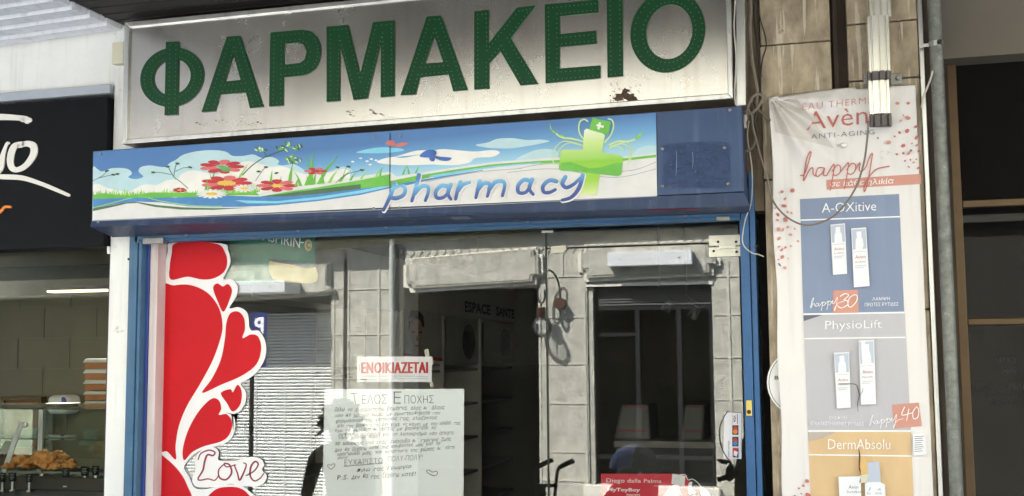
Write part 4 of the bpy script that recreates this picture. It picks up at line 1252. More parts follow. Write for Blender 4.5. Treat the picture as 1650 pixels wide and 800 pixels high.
gridpoly(bpn, ZQ([(558, 453), (660, 445), (672, 534), (568, 543)]), M['coral'], 8, 8)
GD = mat('banner_wedge_print', (96, 100, 116), 0.55)  # dark-grey printed wedge at the panel corner
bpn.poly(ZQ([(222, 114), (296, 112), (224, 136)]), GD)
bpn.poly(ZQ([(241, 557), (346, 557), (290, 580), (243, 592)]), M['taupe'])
bpn.up(2)
bpn.text('EAU THERMALE', ZP([(213, 86), (522, 55), (522, 77), (213, 110)]), M['coral_dk'], offset=-0.02, space=1.15)
bpn.text('Avène', ZP([(226, 118), (508, 84), (510, 152), (226, 184)]), M['coral_dk'], offset=-0.006)
bpn.text('ANTI-AGING', ZP([(244, 198), (478, 180), (478, 198), (244, 216)]), M['grey_print'], offset=-0.01, space=1.15)
bpn.text('σε κάθε ηλικία', ZP([(318, 370), (550, 357), (546, 385), (312, 397)]), M['white_print'], offset=0.008, up=2)
bpn.text('A-OXitive', ZP([(284, 452), (484, 444), (484, 479), (284, 487)]), M['white_print'], offset=-0.004)
bpn.text('ΛΑΜΨΗ', ZQ([(484, 46), (550, 44), (550, 56), (484, 58)]), M['white_print'], res=1)
bpn.text('ΠΡΩΤΕΣ ΡΥΤΙΔΕΣ', ZQ([(455, 67), (583, 64), (583, 77), (455, 80)]), M['white_print'], res=1)
bpn.text('PhysioLift', ZQ([(305, 135), (520, 131), (520, 172), (305, 177)]), M['white_print'], offset=-0.004)
bpn.text('ΣΥΣΦΙΞΗ', ZQ([(320, 497), (386, 497), (386, 508), (320, 508)]), M['white_print'], res=1)
bpn.text('ΕΓΚΑΤΕΣΤΗΜΕΝΕΣ ΡΥΤΙΔΕΣ', ZQ([(250, 517), (452, 520), (452, 532), (250, 530)]), M['white_print'], res=1)
bpn.text('DermAbsolu', ZQ([(316, 583), (552, 584), (552, 622), (316, 622)]), M['white_print'], offset=-0.004)
bpn.up(2)
# the handwritten word, three times
HAP = [[(205, 350), (222, 340), (243, 272), (240, 264), (228, 290), (216, 362), (220, 364), (238, 330), (250, 322), (252, 344), (262, 352)],
       [(290, 322), (272, 322), (262, 342), (268, 354), (286, 340), (294, 322), (290, 348), (302, 350)],
       [(302, 350), (320, 318), (330, 314), (318, 388), (314, 404)], [(322, 334), (340, 312), (352, 318), (350, 340), (334, 350), (326, 346)],
       [(350, 340), (372, 312), (382, 306), (372, 376), (368, 398)], [(376, 328), (394, 306), (408, 312), (404, 336), (390, 346), (380, 342)],
       [(404, 336), (424, 302), (422, 330), (432, 334), (446, 318), (458, 286), (470, 268), (466, 300), (452, 380), (440, 410), (444, 380), (480, 330), (532, 316)]]
for L in HAP:
    bpn.stroke(ZP(L), 1.9, M['coral_dk'])
def small_happy(x0, y0, s, sl, num):
    for L in HAP:
        bpn.stroke(ZQ([(x0+(x-205)*s, y0+(y-350)*s*0.9+(x-205)*s*sl) for x, y in L]), 0.9, M['white_print'], up=0.3)
    for L in num:
        bpn.stroke(ZQ(L), 1.5, M['white_print'], up=0.3)
small_happy(246, 80, 0.40, -0.05, [[(362, 42), (380, 32), (394, 38), (376, 56), (388, 58), (390, 74), (366, 86), (352, 78)], [(414, 36), (396, 50), (392, 76), (404, 82), (424, 60), (426, 40), (414, 36)]])
small_happy(470, 526, 0.40, -0.06, [[(606, 462), (596, 492), (634, 484)], [(622, 470), (614, 512)], [(652, 460), (638, 480), (640, 506), (656, 500), (660, 474), (652, 460)]])
# coloured drops
rg = random.Random(11)
D1 = [(562, 84, 8), (602, 84, 7), (600, 138, 10), (574, 148, 6), (584, 128, 5), (598, 186, 9), (630, 170, 7), (632, 210, 9), (570, 192, 6), (530, 228, 9), (490, 212, 5), (584, 240, 8), (604, 268, 9), (612, 258, 5), (634, 238, 8), (584, 268, 5), (610, 292, 4), (622, 302, 6), (640, 322, 8), (604, 318, 5), (560, 272, 5), (616, 232, 4), (632, 290, 4), (552, 206, 4), (590, 296, 4), (642, 260, 6)]
D2 = [(176, 405, 8), (138, 410, 6), (148, 436, 7), (145, 462, 10), (122, 494, 8), (150, 512, 10), (172, 488, 6), (120, 514, 7), (124, 548, 8), (140, 550, 8), (158, 540, 6), (126, 582, 9), (168, 568, 8), (184, 546, 4), (126, 612, 6), (136, 624, 8), (150, 615, 5), (170, 610, 4), (138, 650, 8), (128, 678, 8), (124, 660, 5), (160, 656, 3), (148, 690, 7), (196, 592, 5), (112, 470, 4), (158, 484, 4)]
for x, y, r in D1+D2:
    bpn.poly(ZP(ell(x, y, r, r*rg.uniform(0.45, 1.0), rg.uniform(-60, 60), 10)), M['coral_dk'] if rg.random() < 0.6 else M['coral'] if rg.random() < 0.8 else M['grey_print'], up=0.2)
for x, y, r in ((236, 742, 9), (222, 760, 6), (240, 796, 12), (205, 770, 5), (190, 800, 6), (214, 790, 4)):
    bpn.poly(ZQ(ell(x, y, r, r*0.7, 30, 9)), M['coral_dk'], up=0.2)
bpn.smooth(ZP([(338, 240), (352, 232), (372, 230), (378, 240), (366, 250), (352, 246)]), M['taupe'])
bpn.smooth(ZP([(356, 236), (372, 231), (377, 240), (364, 244)]), M['white_print'])
# printed bottles
def bottle(q, z, name=None, cap=0.36, lab=None):
    TL, TR, BR, BL = [Vector((*p, 0)) for p in q]
    f = lambda u, v: tuple(TL.lerp(TR, u).lerp(BL.lerp(BR, u), v))[:2]
    gridpoly(bpn, z([f(0, 0), f(1, 0), f(1, 1), f(0, 1)]), M['bottle'], 6, 16)
    bpn.up(6)
    bpn.poly(z([f(0.04, 0.02), f(0.96, 0.02), f(0.94, cap), f(0.06, cap)]), M['bottle_cap'])
    bpn.poly(z([f(0.34, 0.06), f(0.66, 0.06), f(0.66, 0.16), f(0.74, 0.2), f(0.78, cap), f(0.22, cap), f(0.26, 0.2), f(0.34, 0.16)]), M['bottle'])
    bpn.up(3)
    bpn.stroke(z([f(0.1, 0.4), f(0.9, 0.4)]), 0.5, M['taupe'], curve=False)
    bpn.text('Avène', z([f(0.18, 0.46), f(0.86, 0.46), f(0.86, 0.52), f(0.18, 0.52)]), M['coral_dk'], res=1)
    bpn.text(lab, z([f(0.16, 0.56), f(0.84, 0.56), f(0.84, 0.59), f(0.16, 0.59)]), M['grey_print'], res=1)
    bpn.stroke(z([f(0.14, 0.64), f(0.86, 0.64)]), 0.4, M['grey_print'], curve=False)
    bpn.stroke(z([f(0.14, 0.67), f(0.7, 0.67)]), 0.4, M['grey_print'], curve=False)
bottle([(315, 531), (369, 526), (377, 712), (325, 716)], ZP, lab='A-OXitive')
bottle([(392, 545), (447, 541), (460, 757), (402, 762)], ZP, lab='A-OXitive')
bottle([(338, 256), (396, 253), (402, 464), (350, 467)], ZQ, lab='PhysioLift')
bottle([(432, 210), (490, 207), (498, 450), (441, 453)], ZQ, lab='PhysioLift')
bpn.poly(ZQ([(356, 726), (440, 724), (444, 900), (362, 900)]), M['bottle'])
bpn.poly(ZQ([(464, 672), (510, 668), (516, 748), (532, 756), (538, 900), (458, 900), (456, 752), (468, 746)]), M['bottle'])
bpn.poly(ZQ([(464, 672), (510, 668), (516, 746), (468, 746)]), M['bottle_cap'])
for s, q in (('Avène', [(394, 758), (440, 757), (440, 772), (394, 772)]), ('Avène', [(470, 766), (516, 765), (516, 778), (470, 780)]), ('DermAbsolu', [(388, 778), (446, 778), (446, 788), (388, 788)]), ('DermAbsolu', [(464, 784), (520, 783), (520, 792), (464, 793)])):
    bpn.text(s, ZQ(q), M['grey_print'], res=1)
# tears and the torn flap
CRK = mat('dark_tear_line', (70, 60, 52), 0.8)  # dark cracks where the banner is torn
bpn.stroke(ZQ([(358, 374), (384, 374), (420, 376), (430, 396), (434, 420), (428, 446), (430, 480)]), [1.2, 1.0, 1.6, 1.2, 0.6], CRK)
bpn.stroke(ZQ([(432, 420), (446, 404), (448, 390)]), 0.6, CRK)
bpn.stroke(ZQ([(432, 618), (436, 650), (434, 690), (442, 716), (436, 750)]), [0.8, 2.4, 1.4, 2.8, 1.0], CRK)
bpn.poly(ZQ([(438, 652), (462, 660), (468, 716), (440, 718)]), mat('torn_flap', (226, 186, 120), 0.6))
bpn.poly(ZQ([(438, 720), (468, 716), (466, 748), (440, 750)]), M['tape'])
bpn.mb.build('print', cloth)
ws_ = Print(NBY-0.012, 0.0002)
ws_.poly(ZQ([(637, 563), (684, 560), (690, 642), (640, 645)]), M['paper2'], thick=0.0006)
wo2 = tag(ws_.mb.build('small_label'), 'tiny white printed label stuck on the right edge of the cosmetics banner', 'label')
wl = Print(NBY-0.0135, 0.0001)
for k in range(8):
    wl.stroke(ZQ([(644, 574+k*8), (680-(k*7) % 11, 572+k*8)]), 0.7, M['ink'], curve=False)
wl.mb.build('print', wo2)
# round sticker half hidden by the banner
rd = Print(-0.004, 0.0004)
GRN = mat('green_line', (46, 120, 84), 0.6)
rd.poly([zq(*p) for p in ell(204, 368, 120, 124, 0, 40)], M['vinyl'], thick=0.0008)
ro2 = tag(rd.mb.build('round_sticker'), 'round white sticker with a green ring, half hidden under the banner edge', 'sticker')
rd2 = Print(-0.0055, 0.0002)
rd2.stroke([zq(*p) for p in ell(204, 368, 112, 116, 0, 40)][10:31], 1.0, GRN)
rd2.text('BIO', [zq(113, 343), zq(160, 343), zq(160, 358), zq(113, 358)], GRN, offset=0.03)
rd2.mb.build('print', ro2)

# ------------------------------------------------------------------ sheet metal column in front of the pillar, with its brackets
cdt = thing('metal_duct', 'fluted off-white metal duct hanging down over the top of the banner', 'duct', at(1418, 190, -0.1))
def flute(mb, px0, px1, y0, y1, Yf, Yb, m, wob=0.0):
    pa, pb = at(px0, (y0+y1)/2, Yf), at(px1, (y0+y1)/2, Yf)
    zt0, zb0 = at((px0+px1)/2, y0, Yf).z, at((px0+px1)/2, y1, Yf).z
    W = pb.x-pa.x
    prof = [(0, Yb), (0, Yf+0.012), (0.02, Yf+0.004), (0.12, Yf+0.002), (0.15, Yf+0.012), (0.19, Yf+0.012), (0.22, Yf), (0.46, Yf-0.004), (0.485, Yf+0.004), (0.52, Yf+0.004), (0.545, Yf-0.004), (0.76, Yf), (0.79, Yf+0.012), (0.83, Yf+0.012), (0.86, Yf+0.002), (0.98, Yf+0.004), (1, Yf+0.012), (1, Yb)]
    mb.prism([(pa.x+u*W, y, zb0-wob*abs(math.sin(u*9))) for u, y in prof], (0, 0, zt0-zb0), m)
s1 = MB(); flute(s1, 1400.5, 1435, -60, 28, -0.105, -0.03, M['conduit']); s1.build('section', cdt)
s1 = MB(); flute(s1, 1398.5, 1434, 25, 116, -0.125, -0.03, M['conduit']); s1.build('section', cdt)
s1 = MB(); flute(s1, 1398, 1434.5, 113, 127, -0.129, -0.03, M['conduit_dk'], 0.004); s1.build('band', cdt)
s1 = MB(); flute(s1, 1400, 1434, 125, 183, -0.118, -0.03, M['conduit']); s1.build('section', cdt)
s1 = MB(); flute(s1, 1402, 1437, 181, 199, -0.114, -0.04, M['conduit_dk'], 0.012); s1.build('end_cap', cdt)
br = MB()
for x0, x1 in ((40, 82), (205, 282)):
    p, q = at(*zt(x0, 458), -0.03), at(*zt(x1, 520), -0.03)
    br.box(p.x, q.x, -0.0405, -0.034, q.z, p.z, M['zinc'])
bk = br.build('bracket', cdt, bevel=0.003)
for x, y in ((62, 492), (256, 482)):
    p = at(*zt(x, y), -0.0408)
    MB().lathe((p.x, -0.041, p.z), [(0.013, 0), (0.013, -0.006), (0.008, -0.009), (0.008, -0.013)], M['zinc'], 6, 'y').build('bolt', bk)

# ------------------------------------------------------------------ galvanised pipe beside the pillar
pp = thing('drain_pipe', 'grey galvanised pipe running down the right side of the stone pillar', 'pipe', at(1545, 790, -0.06))
pT, pB = at(1503.5, -30, -0.06), at(1543, 830, -0.06)
dz = (pB-pT)/(pT.z-pB.z)
rr = (at(1526, 300, -0.06)-at(1504, 300, -0.06)).length/2*1.0
MB().tube([pT+dz*(-0.4), pT, pT.lerp(pB, 0.5), pB, Vector((pB.x+dz.x*1.0, -0.06, 0.124))], rr, M['galv'], 20).build('pipe', pp, smooth=True)
pc = at(1504.5, 72, -0.06)
cl = MB().lathe((pT.lerp(pB, (72+30)/860).x, -0.06, pc.z-0.011), [(rr*0.9, 0), (rr+0.003, 0), (rr+0.003, 0.022), (rr*0.9, 0.022)], M['steel'], 20)
cx0 = pT.lerp(pB, 102/860).x
cl.box(cx0-rr-0.04, cx0-rr, -0.062, -0.056, pc.z-0.008, pc.z+0.006, M['steel'])
cl.lathe((cx0+0.01, -0.06-rr-0.003, pc.z), [(0.010, 0), (0.010, -0.012), (0.005, -0.016)], M['black_metal'], 8, 'y')
cl.build('pipe_clip', pp, smooth=True)

# ------------------------------------------------------------------ loose cables
def cable(L, Y, r, m, lab, zz, name='cable', n=8):
    mb = MB()
    mb.tube(cat_rom([at(*zz(p[0], p[1]), p[2] if len(p) > 2 else Y) for p in L], False, n), r, m, 7)
    return tag(mb.build(name, smooth=True), lab, 'cable')
cable([(100, -20), (104, 60), (100, 150), (112, 330), (130, 440), (142, 530), (130, 620)], -0.09, 0.0065, M['cable_grey'], 'thick grey cable hanging straight down right of the metal sign', zr)
cable([(126, -20), (122, 60), (130, 180), (150, 330), (160, 430)], -0.06, 0.005, M['cable_black'], 'dark cable hanging behind the thick grey one right of the metal sign', zr)
cable([(140, 10), (152, 90), (190, 240), (170, 330), (160, 420), (150, 560)], -0.03, 0.003, M['cable_black'], 'thin black wire crossing onto the stone pillar above the cable loop', zr)
cable([(18, -20), (14, 60), (10, 160), (22, 330), (14, 500), (18, 590)], -0.20, 0.003, M['cable_white'], 'thin white wire running down the right end of the metal sign', zr)
cable([(78, 156), (84, 122), (92, 70), (112, 22), (138, 6), (156, 14), (154, 34), (128, 72), (98, 92), (84, 104)], -0.11, 0.006, M['cable_grey'], 'grey cable bent into a loose loop at the corner of the blue light box', zc)
cable([(104, 20), (120, 60), (112, 110), (128, 160), (126, 200), (110, 238), (80, 252)], -0.08, 0.0055, M['cable_grey'], 'brownish cable curling back under the loop to the end of the light box', zc)
cable([(118, 40), (128, 80), (122, 130), (132, 170), (132, 240)], -0.10, 0.0045, M['cable_black'], 'dark cable drooping inside the tangle beside the light box', zc)
cable([(90, 60), (110, 100), (116, 150), (128, 196), (150, 280), (178, 370), (192, 440), (218, 490), (262, 534), (320, 564), (376, 566), (452, 536), (510, 480), (560, 400), (592, 300), (606, 200), (612, 120)], -0.13, 0.0042, M['cable_grey'], 'long grey cable sagging across the banner up to the metal duct', zc)
cable([(98, 120), (92, 190), (104, 270), (112, 350), (108, 470), (84, 540), (74, 590), (70, 630), (80, 662), (112, 688), (138, 694), (162, 704)], -0.05, 0.0028, M['cable_white'], 'thin whitish wire dangling past the blue frame to the stone pillar', zc)
cable([(82, 150), (78, 128), (84, 110), (80, 96)], -0.115, 0.008, M['cable_white'], 'frayed white cable end pointing down beside the light box', zc)
sgm = MB()
P = cat_rom([at(*zc(x, y), -0.05) for x, y in [(128, 62), (150, 82), (172, 104), (190, 122)]], False, 14)
sgm.tube(P, [0.0085 if i % 2 else 0.0065 for i in range(len(P))], M['cable_grey'], 8)
tag(sgm.build('corrugated_tube', smooth=True), 'short ribbed grey tube reaching from the cable loop behind the banner corner', 'tube')
cable([(1060, 605), (1068, 560), (1075, 535), (1090, 500), (1112, 440), (1124, 400)], -0.10, 0.004, M['cable_white'], 'stiff pale cable end sticking up in front of the galvanised pipe', zr)
cable([(1072, 540), (1066, 570), (1058, 640), (1060, 760)], -0.05, 0.003, M['cable_grey'], 'thin wire running down beside the banner edge and the pipe', zr)

# ------------------------------------------------------------------ shop entrance on the right
EY = 0.42
en = thing('entrance_door', 'glazed entrance with bronze metal frame right of the galvanised pipe', 'door', (at(1600, 600, EY).x, EY, 0.12))
ef = MB()
ex0, ex1 = at(1547, 600, EY).x, at(1563, 600, EY).x
EXR = ex1+1.1
ztop = at(1580, 93, EY).z
ef.box(ex0, ex1, EY, EY+0.06, 0.12, ztop-0.01, M['bronze'])
ef.box(EXR, EXR+0.06, EY, EY+0.06, 0.12, ztop-0.01, M['bronze'])
for a, b in ((321, 333), (513, 524)):
    za, zb2 = at(1600, a, EY).z, at(1600, b, EY).z
    ef.box(ex1+0.001, EXR-0.001, EY+0.004, EY+0.055, zb2, za, M['bronze'])
ef.build('frame', en, bevel=0.004)
gl_ = MB()
zs = [0.2, at(1600, 524, EY).z, at(1600, 513, EY).z, at(1600, 333, EY).z]
gl_.box(ex1+0.002, EXR-0.002, EY+0.02, EY+0.028, zs[0], zs[1]-0.001, M['glass_door'])
gl_.box(ex1+0.002, EXR-0.002, EY+0.02, EY+0.028, zs[2]+0.001, zs[3]-0.001, glass('entrance_glass_upper', 0.008, (0.5, 0.48, 0.45), 0.002))
gl_.build('glass_pane', en)
MB().box(ex1+0.002, EXR-0.002, EY+0.03, EY+0.05, at(1600, 321, EY).z+0.001, ztop-0.012, mat('dark_brown_panel', (16, 13, 11), 0.7, var=0.3, spec=0.1)).build('top_panel', en)
MB().box(XE+0.061, ex0-0.001, EY-0.02, EY+0.1, 0.12, ztop, M['stone_dark']).build('side_jamb', en)
lt2 = Print(EY+0.019, 0.0001)
DK = mat('dark_glass_lettering', (24, 22, 20), 0.6)
zy = lambda x, y: (1540+x/2.5, 480+y/2.5)
lt2.text('ΙΕΡΑ ΣΥΝΑΓΩΓΗ', [zy(72, 344), zy(366, 344), zy(366, 370), zy(72, 370)], DK, offset=0.02)
lt2.text('ןוחב', [zy(158, 240), zy(246, 238), zy(246, 274), zy(158, 278)], DK, offset=0.02)
lt2.text('קיל', [zy(190, 288), zy(244, 288), zy(244, 322), zy(190, 322)], DK, offset=0.02)
lt2.text('ΣΤΗ ΜΝΗΜΗ', [zy(118, 384), zy(246, 384), zy(246, 400), zy(118, 400)], DK, res=1)
lt2.text('ΔΩΡΕΑ', [zy(140, 412), zy(246, 412), zy(246, 430), zy(140, 430)], DK, res=1)
lt2.mb.build('lettering', en)

# ------------------------------------------------------------------ bakery on the left
KY = -0.045
ksn = thing('bakery_sign', 'matt black shop sign with white brush lettering and an orange stroke, left of the pillar', 'sign', (at(80, 400, KY).x, KY, ZB))
zkt = at(80, 163, KY).z
MB().box(-8.5, XL-0.006, KY, 0.10, ZB, zkt, M['black_sign']).build('board', ksn, bevel=0.003)
kl2 = Print(KY-0.001, 0.0003)
for L, wd in (([(-40, 382), (0, 378), (50, 380), (84, 384), (88, 390)], [16, 12, 10, 10, 12]), ([(96, 388), (70, 384), (74, 388)], [9, 8, 8])):
    kl2.stroke([z1(*p) for p in L], [v*0.85 for v in wd], M['white_letter'])
kl2.stroke([z1(*p) for p in [(-30, 560), (0, 545), (10, 500), (22, 466), (28, 462)]], [12, 10, 5, 4], M['white_letter'])
kl2.stroke([z1(*p) for p in [(72, 464), (46, 474), (34, 510), (38, 540), (56, 548), (84, 534), (108, 500), (108, 472), (86, 464), (62, 472)]], [7, 10, 11, 10, 8, 9, 11, 12, 9, 6], M['white_letter'])
kl2.stroke([z1(*p) for p in [(-40, 564), (0, 570), (70, 574), (130, 592), (180, 612), (222, 630)]], [6, 8, 8, 6.5, 6, 5], M['white_letter'])
kl2.stroke([z1(*p) for p in [(-30, 690), (0, 684), (16, 668), (34, 668)]], [5, 5, 4, 4], M['orange'])
lk = kl2.mb.build('lettering', ksn)
sk = lk.modifiers.new('thickness', 'SOLIDIFY'); sk.thickness = 0.006; sk.offset = 0
bw = thing('bakery_window', 'large bakery window in a thin black frame beside the white pillar', 'window', (at(80, 600, 0.1).x, 0.1, 0.12))
MB().box(-8.5, XL-0.02, 0.10, 0.108, 0.5, ZB-0.001, M['glass_bakery']).build('glass_pane', bw)
MB().box(XL-0.019, XL-0.002, 0.02, 0.16, 0.12, ZB-0.001, M['black_metal']).box(-8.5, XL-0.021, 0.06, 0.16, 0.12, 0.499, M['black_metal']).build('frame', bw, bevel=0.003)
tag(MB().box(XL-0.004, XL+0.006, -0.02, -0.003, at(172, 410, 0).z, at(172, 398, 0).z, M['vinyl']).build('door_sensor', bevel=0.002), 'tiny white contact sensor at the top right corner of the bakery window', 'sensor')

# bakery interior
IY = 3.2
tile = mat('bakery_tile', (104, 96, 74), 0.4, var=0.1, scale=3)
grout = mat('tile_grout', (116, 110, 92), 0.8)
bi = thing('bakery_wall', 'olive tiled back wall inside the bakery', 'wall', (at(60, 600, IY).x, IY, 0.12))
tw = MB()
xw0, xw1 = -9.0, XL+0.0
tw.box(xw0, xw1, IY, IY+0.1, 0.12, ZS-0.12, tile)
tw.build('tile', bi)
gt = MB()
for k in range(12):
    z = 0.5+k*0.262
    if z < ZS-0.2: gt.box(xw0, xw1, IY-0.004, IY-0.001, z, z+0.008, grout)
    for i in range(12):
        x = -8.8+i*0.52+(0.26 if k % 2 else 0)
        if x < xw1-0.05 and z+0.25 < ZS-0.15: gt.box(x, x+0.008, IY-0.004, IY-0.001, z+0.009, z+0.261, grout)
gt.build('grout', bi)
tag(MB().box(xw0, xw1, 1.6, IY-0.01, at(60, 452, 1.6).z, at(60, 452, 1.6).z+0.1, mat('dark_duct', (44, 40, 34), 0.6, var=0.3)).box(xw0, xw1, 0.5, 1.55, at(60, 452, 1.6).z+0.2, at(60, 452, 1.6).z+0.3, M['dark']).build('ceiling_beam', bevel=0.01), 'dark beam under the bakery ceiling above the light strip', 'beam')
lamp = thing('strip_light', 'lit warm white strip light hanging from the bakery ceiling', 'light', at(122, 472, 1.5))
pa, pb = at(78, 472, 1.5), at(175, 469, 1.5)
MB().box(pa.x, pb.x, 1.48, 1.56, pa.z, pa.z+0.014, mat('warm_tube', (255, 236, 190), 0.4, emit=(255, 232, 184), estr=0.45)).build('diffuser', lamp, bevel=0.004)
MB().box(pa.x-0.01, pb.x+0.01, 1.47, 1.57, pa.z+0.0145, pa.z+0.04, M['black_metal']).build('housing', lamp)
al = bpy.data.lights.new('strip_lamp', 'AREA')
al.shape = 'RECTANGLE'; al.size = pb.x-pa.x; al.size_y = 0.08
al.energy = 6.5; al.color = (1.0, 0.9, 0.74)
ao = bpy.data.objects.new('strip_lamp', al)
COL.objects.link(ao); ao.parent = lamp
ao.location = Vector(((pa.x+pb.x)/2, 1.52, pa.z-0.01))-ORG[lamp.name]
# cork door at the back, dispenser, paper boxes
cork = mat('cork_board', (136, 92, 46), 0.8, var=0.15)
dr = thing('wooden_door', 'brown wooden door at the back left of the bakery', 'door', at(20, 700, 3.1))
p, q = at(3, 640, 3.1), at(62, 820, 3.1)
MB().box(p.x+0.03, q.x-0.03, 3.11, 3.15, q.z, p.z-0.03, cork).build('panel', dr)
MB().box(p.x, p.x+0.029, 3.09, 3.16, q.z, p.z, M['bronze']).box(q.x-0.029, q.x, 3.09, 3.16, q.z, p.z, M['bronze']).box(p.x+0.03, q.x-0.03, 3.09, 3.16, p.z-0.029, p.z, M['bronze']).build('frame', dr)
ds = thing('soap_dispenser', 'white wall dispenser with a dark blue front behind the bakery counter', 'dispenser', at(95, 668, 3.0))
p, q = at(80, 637, 3.0), at(112, 668, 3.0)
MB().box(p.x, q.x, 2.95, 3.17, q.z, p.z, mat('white_plastic', (214, 216, 216), 0.35)).build('body', ds, bevel=0.05, seg=4)
pdn = Print(2.945, 0.0); pdn.smooth([zb(498, 8), zb(520, 2), zb(536, 30), zb(538, 80), zb(512, 90), zb(500, 60)], M['royal'], thick=0.004, n=4)
pdn.mb.build('front_window', ds)
BXW, BXO = mat('box_card', (206, 204, 200), 0.6), mat('box_orange', (176, 112, 66), 0.6)
for k, (y0, y1, yr) in enumerate([(577, 595, 593), (594, 613, 611), (611, 630, 628), (629, 646, 644), (645, 662, 660)]):
    b_ = thing('cake_box', ['topmost', 'second from top', 'middle', 'fourth from top', 'lowest'][k]+' orange and white cake box in the stack behind the bakery counter', 'box', at(160, y1, 1.3), 'cake boxes stacked behind the bakery counter')
    p, q = at(137, y0+1, 1.3), at(176, y1, 1.3)
    MB().box(p.x, q.x, 1.3, 1.62, q.z+0.002, q.z+(p.z-q.z)*0.62, BXO).build('tray', b_, bevel=0.002)
    MB().prism([(p.x-0.012, 1.292, q.z+(p.z-q.z)*0.62), (q.x, 1.292, q.z+(p.z-q.z)*0.62), (q.x, 1.292, p.z-0.002), (p.x+0.01, 1.292, p.z-0.002)], (0, 0.33, 0), BXW).build('lid', b_, bevel=0.002)
# display case
CY0, CY1 = 0.50, 1.10
ca = thing('display_case', 'glass bakery display case with a dark base and slanted metal struts', 'display case', (at(80, 790, CY0).x, CY0, 0.12))
zc0 = at(90, 773, CY0).z
zc1 = at(90, 661, CY0).z
xc1 = XL-0.03
MB().box(-8, xc1, CY0+0.02, CY1, 0.121, zc0, mat('case_base', (40, 38, 34), 0.5, var=0.15)).box(-8, xc1, CY0-0.01, CY0+0.019, zc0-0.06, zc0+0.015, mat('case_rim', (54, 50, 44), 0.4, 0.4)).build('base', ca, bevel=0.004)
MB().box(-8, xc1, CY0+0.02, CY1, zc1, zc1+0.010, M['glass_case']).build('top_shelf', ca)
MB().box(-8, xc1, CY1-0.008, CY1, zc0+0.001, zc1-0.002, M['glass_case']).build('back_glass', ca)
MB().box(-8, xc1, CY0+0.30, CY1-0.01, (zc0+zc1)/2-0.0, (zc0+zc1)/2+0.008, M['glass_case']).build('middle_shelf', ca)
st_ = MB()
p, q = at(*zb(330, 175), 0.75), at(*zb(320, 540), 0.75)
st_.box(q.x-0.012, q.x+0.018, 0.74, 0.76, zc0+0.002, zc1-0.003, M['alu'])
st_.build('strut', ca, bevel=0.002)
a_, b2_ = at(*zb(172, 200), 0.62), at(*zb(26, 610), 0.62)
dx = (b2_-a_).normalized(); nx_ = Vector((-dx.z, 0, dx.x))*0.017
MB().prism([a_+nx_, a_-nx_, b2_-nx_, b2_+nx_], (0, 0.006, 0), M['alu']).build('strut', ca, bevel=0.002)
p = at(*zb(206, 226), 0.62)
MB().lathe((p.x, 0.62, p.z), [(0.016, 0), (0.016, -0.012), (0.009, -0.015)], M['steel'], 12, 'y').build('knob', ca)
# paper sheet lying on the top shelf, standing cards
wh = mat('white_tray', (224, 220, 206), 0.5)
p, q = at(46, 659, 0.62), at(116, 656, 0.75)
tag(MB().lathe(((p.x+q.x)/2, 0.80, zc1+0.0115), [((q.x-p.x)*0.40, 0), ((q.x-p.x)*0.5, 0.014), ((q.x-p.x)*0.48, 0.014), ((q.x-p.x)*0.38, 0.003)], wh, 28).build('serving_plate', smooth=True), 'flat cream serving plate on the glass top of the bakery display case', 'plate')
for (x0, y0, x1_, y1_, Y, lab) in ((4, 711, 24, 731, 0.95, 'white sheet of paper leaning at the left of the bakery case'), (32, 690, 55, 722, 1.15, 'pale green sheet pinned behind the bakery case struts'), (133, 692, 153, 718, 1.15, 'leaflet standing behind the glass at the right of the bakery case')):
    p, q = at(x0, y0, Y), at(x1_, y1_, Y)
    tag(MB().prism([(p.x+0.02, Y, p.z), (q.x+0.02, Y, p.z), (q.x-0.02, Y-0.01, q.z), (p.x-0.02, Y-0.01, q.z)], (0, 0.002, 0), mat('sheet', (170, 176, 164), 0.7, var=0.05)).build('paper_sheet'), lab, 'paper')
# pastries
crust = mat('baked_crust', (206, 142, 76), 0.55, var=0.4, scale=9, bump=0.3, spot=((110, 62, 24), 16, 0.6, 0.6))
def pastry_mesh(seed):
    rg = random.Random(seed)
    mb = MB()
    pts, rs = [], []
    for i in range(9):
        t = i/8*2-1
        pts.append(Vector((t*0.062, 0.022*t*t, 0)))
        rs.append(0.006+0.026*(1-t*t)**0.7*(1+0.14*math.cos(i*math.pi)))
    mb.tube(pts, rs, crust, 10)
    return mb
p0 = None
rg = random.Random(21)
zbase = zc0+0.016
spots = []
xL_, xR_ = at(28, 770, 0.72).x, at(124, 770, 0.72).x
for layer, n in ((0, 17), (1, 14), (2, 9)):
    for i in range(n):
        u = 0.5+(i+0.5-n/2)/n*(1-layer*0.2)*0.98 if layer else (i+0.5)/n
        if layer: u = 0.40+(i+0.5-n/2)/n*(0.72-layer*0.17)
        spots.append((xL_+(xR_-xL_)*u, 0.70+rg.uniform(-0.07, 0.1)+layer*0.02, zbase+0.02+layer*0.026))
for i, (x, y, z) in enumerate(spots):
    if p0 is None:
        o = pastry_mesh(1).build('croissant', smooth=True)
        p0 = o
    else:
        o = p0.copy()
        COL.objects.link(o)
    o.location = (x, y, z)
    o.rotation_euler = (rg.uniform(-0.5, 0.5), rg.uniform(-0.6, 0.6), rg.uniform(-1.2, 1.2))
    s = rg.uniform(0.62, 0.86)
    o.scale = (s, s, s)
    tag(o, 'golden brown croissant in the heap inside the bakery display case', 'croissant', 'croissants heaped in the bakery case')
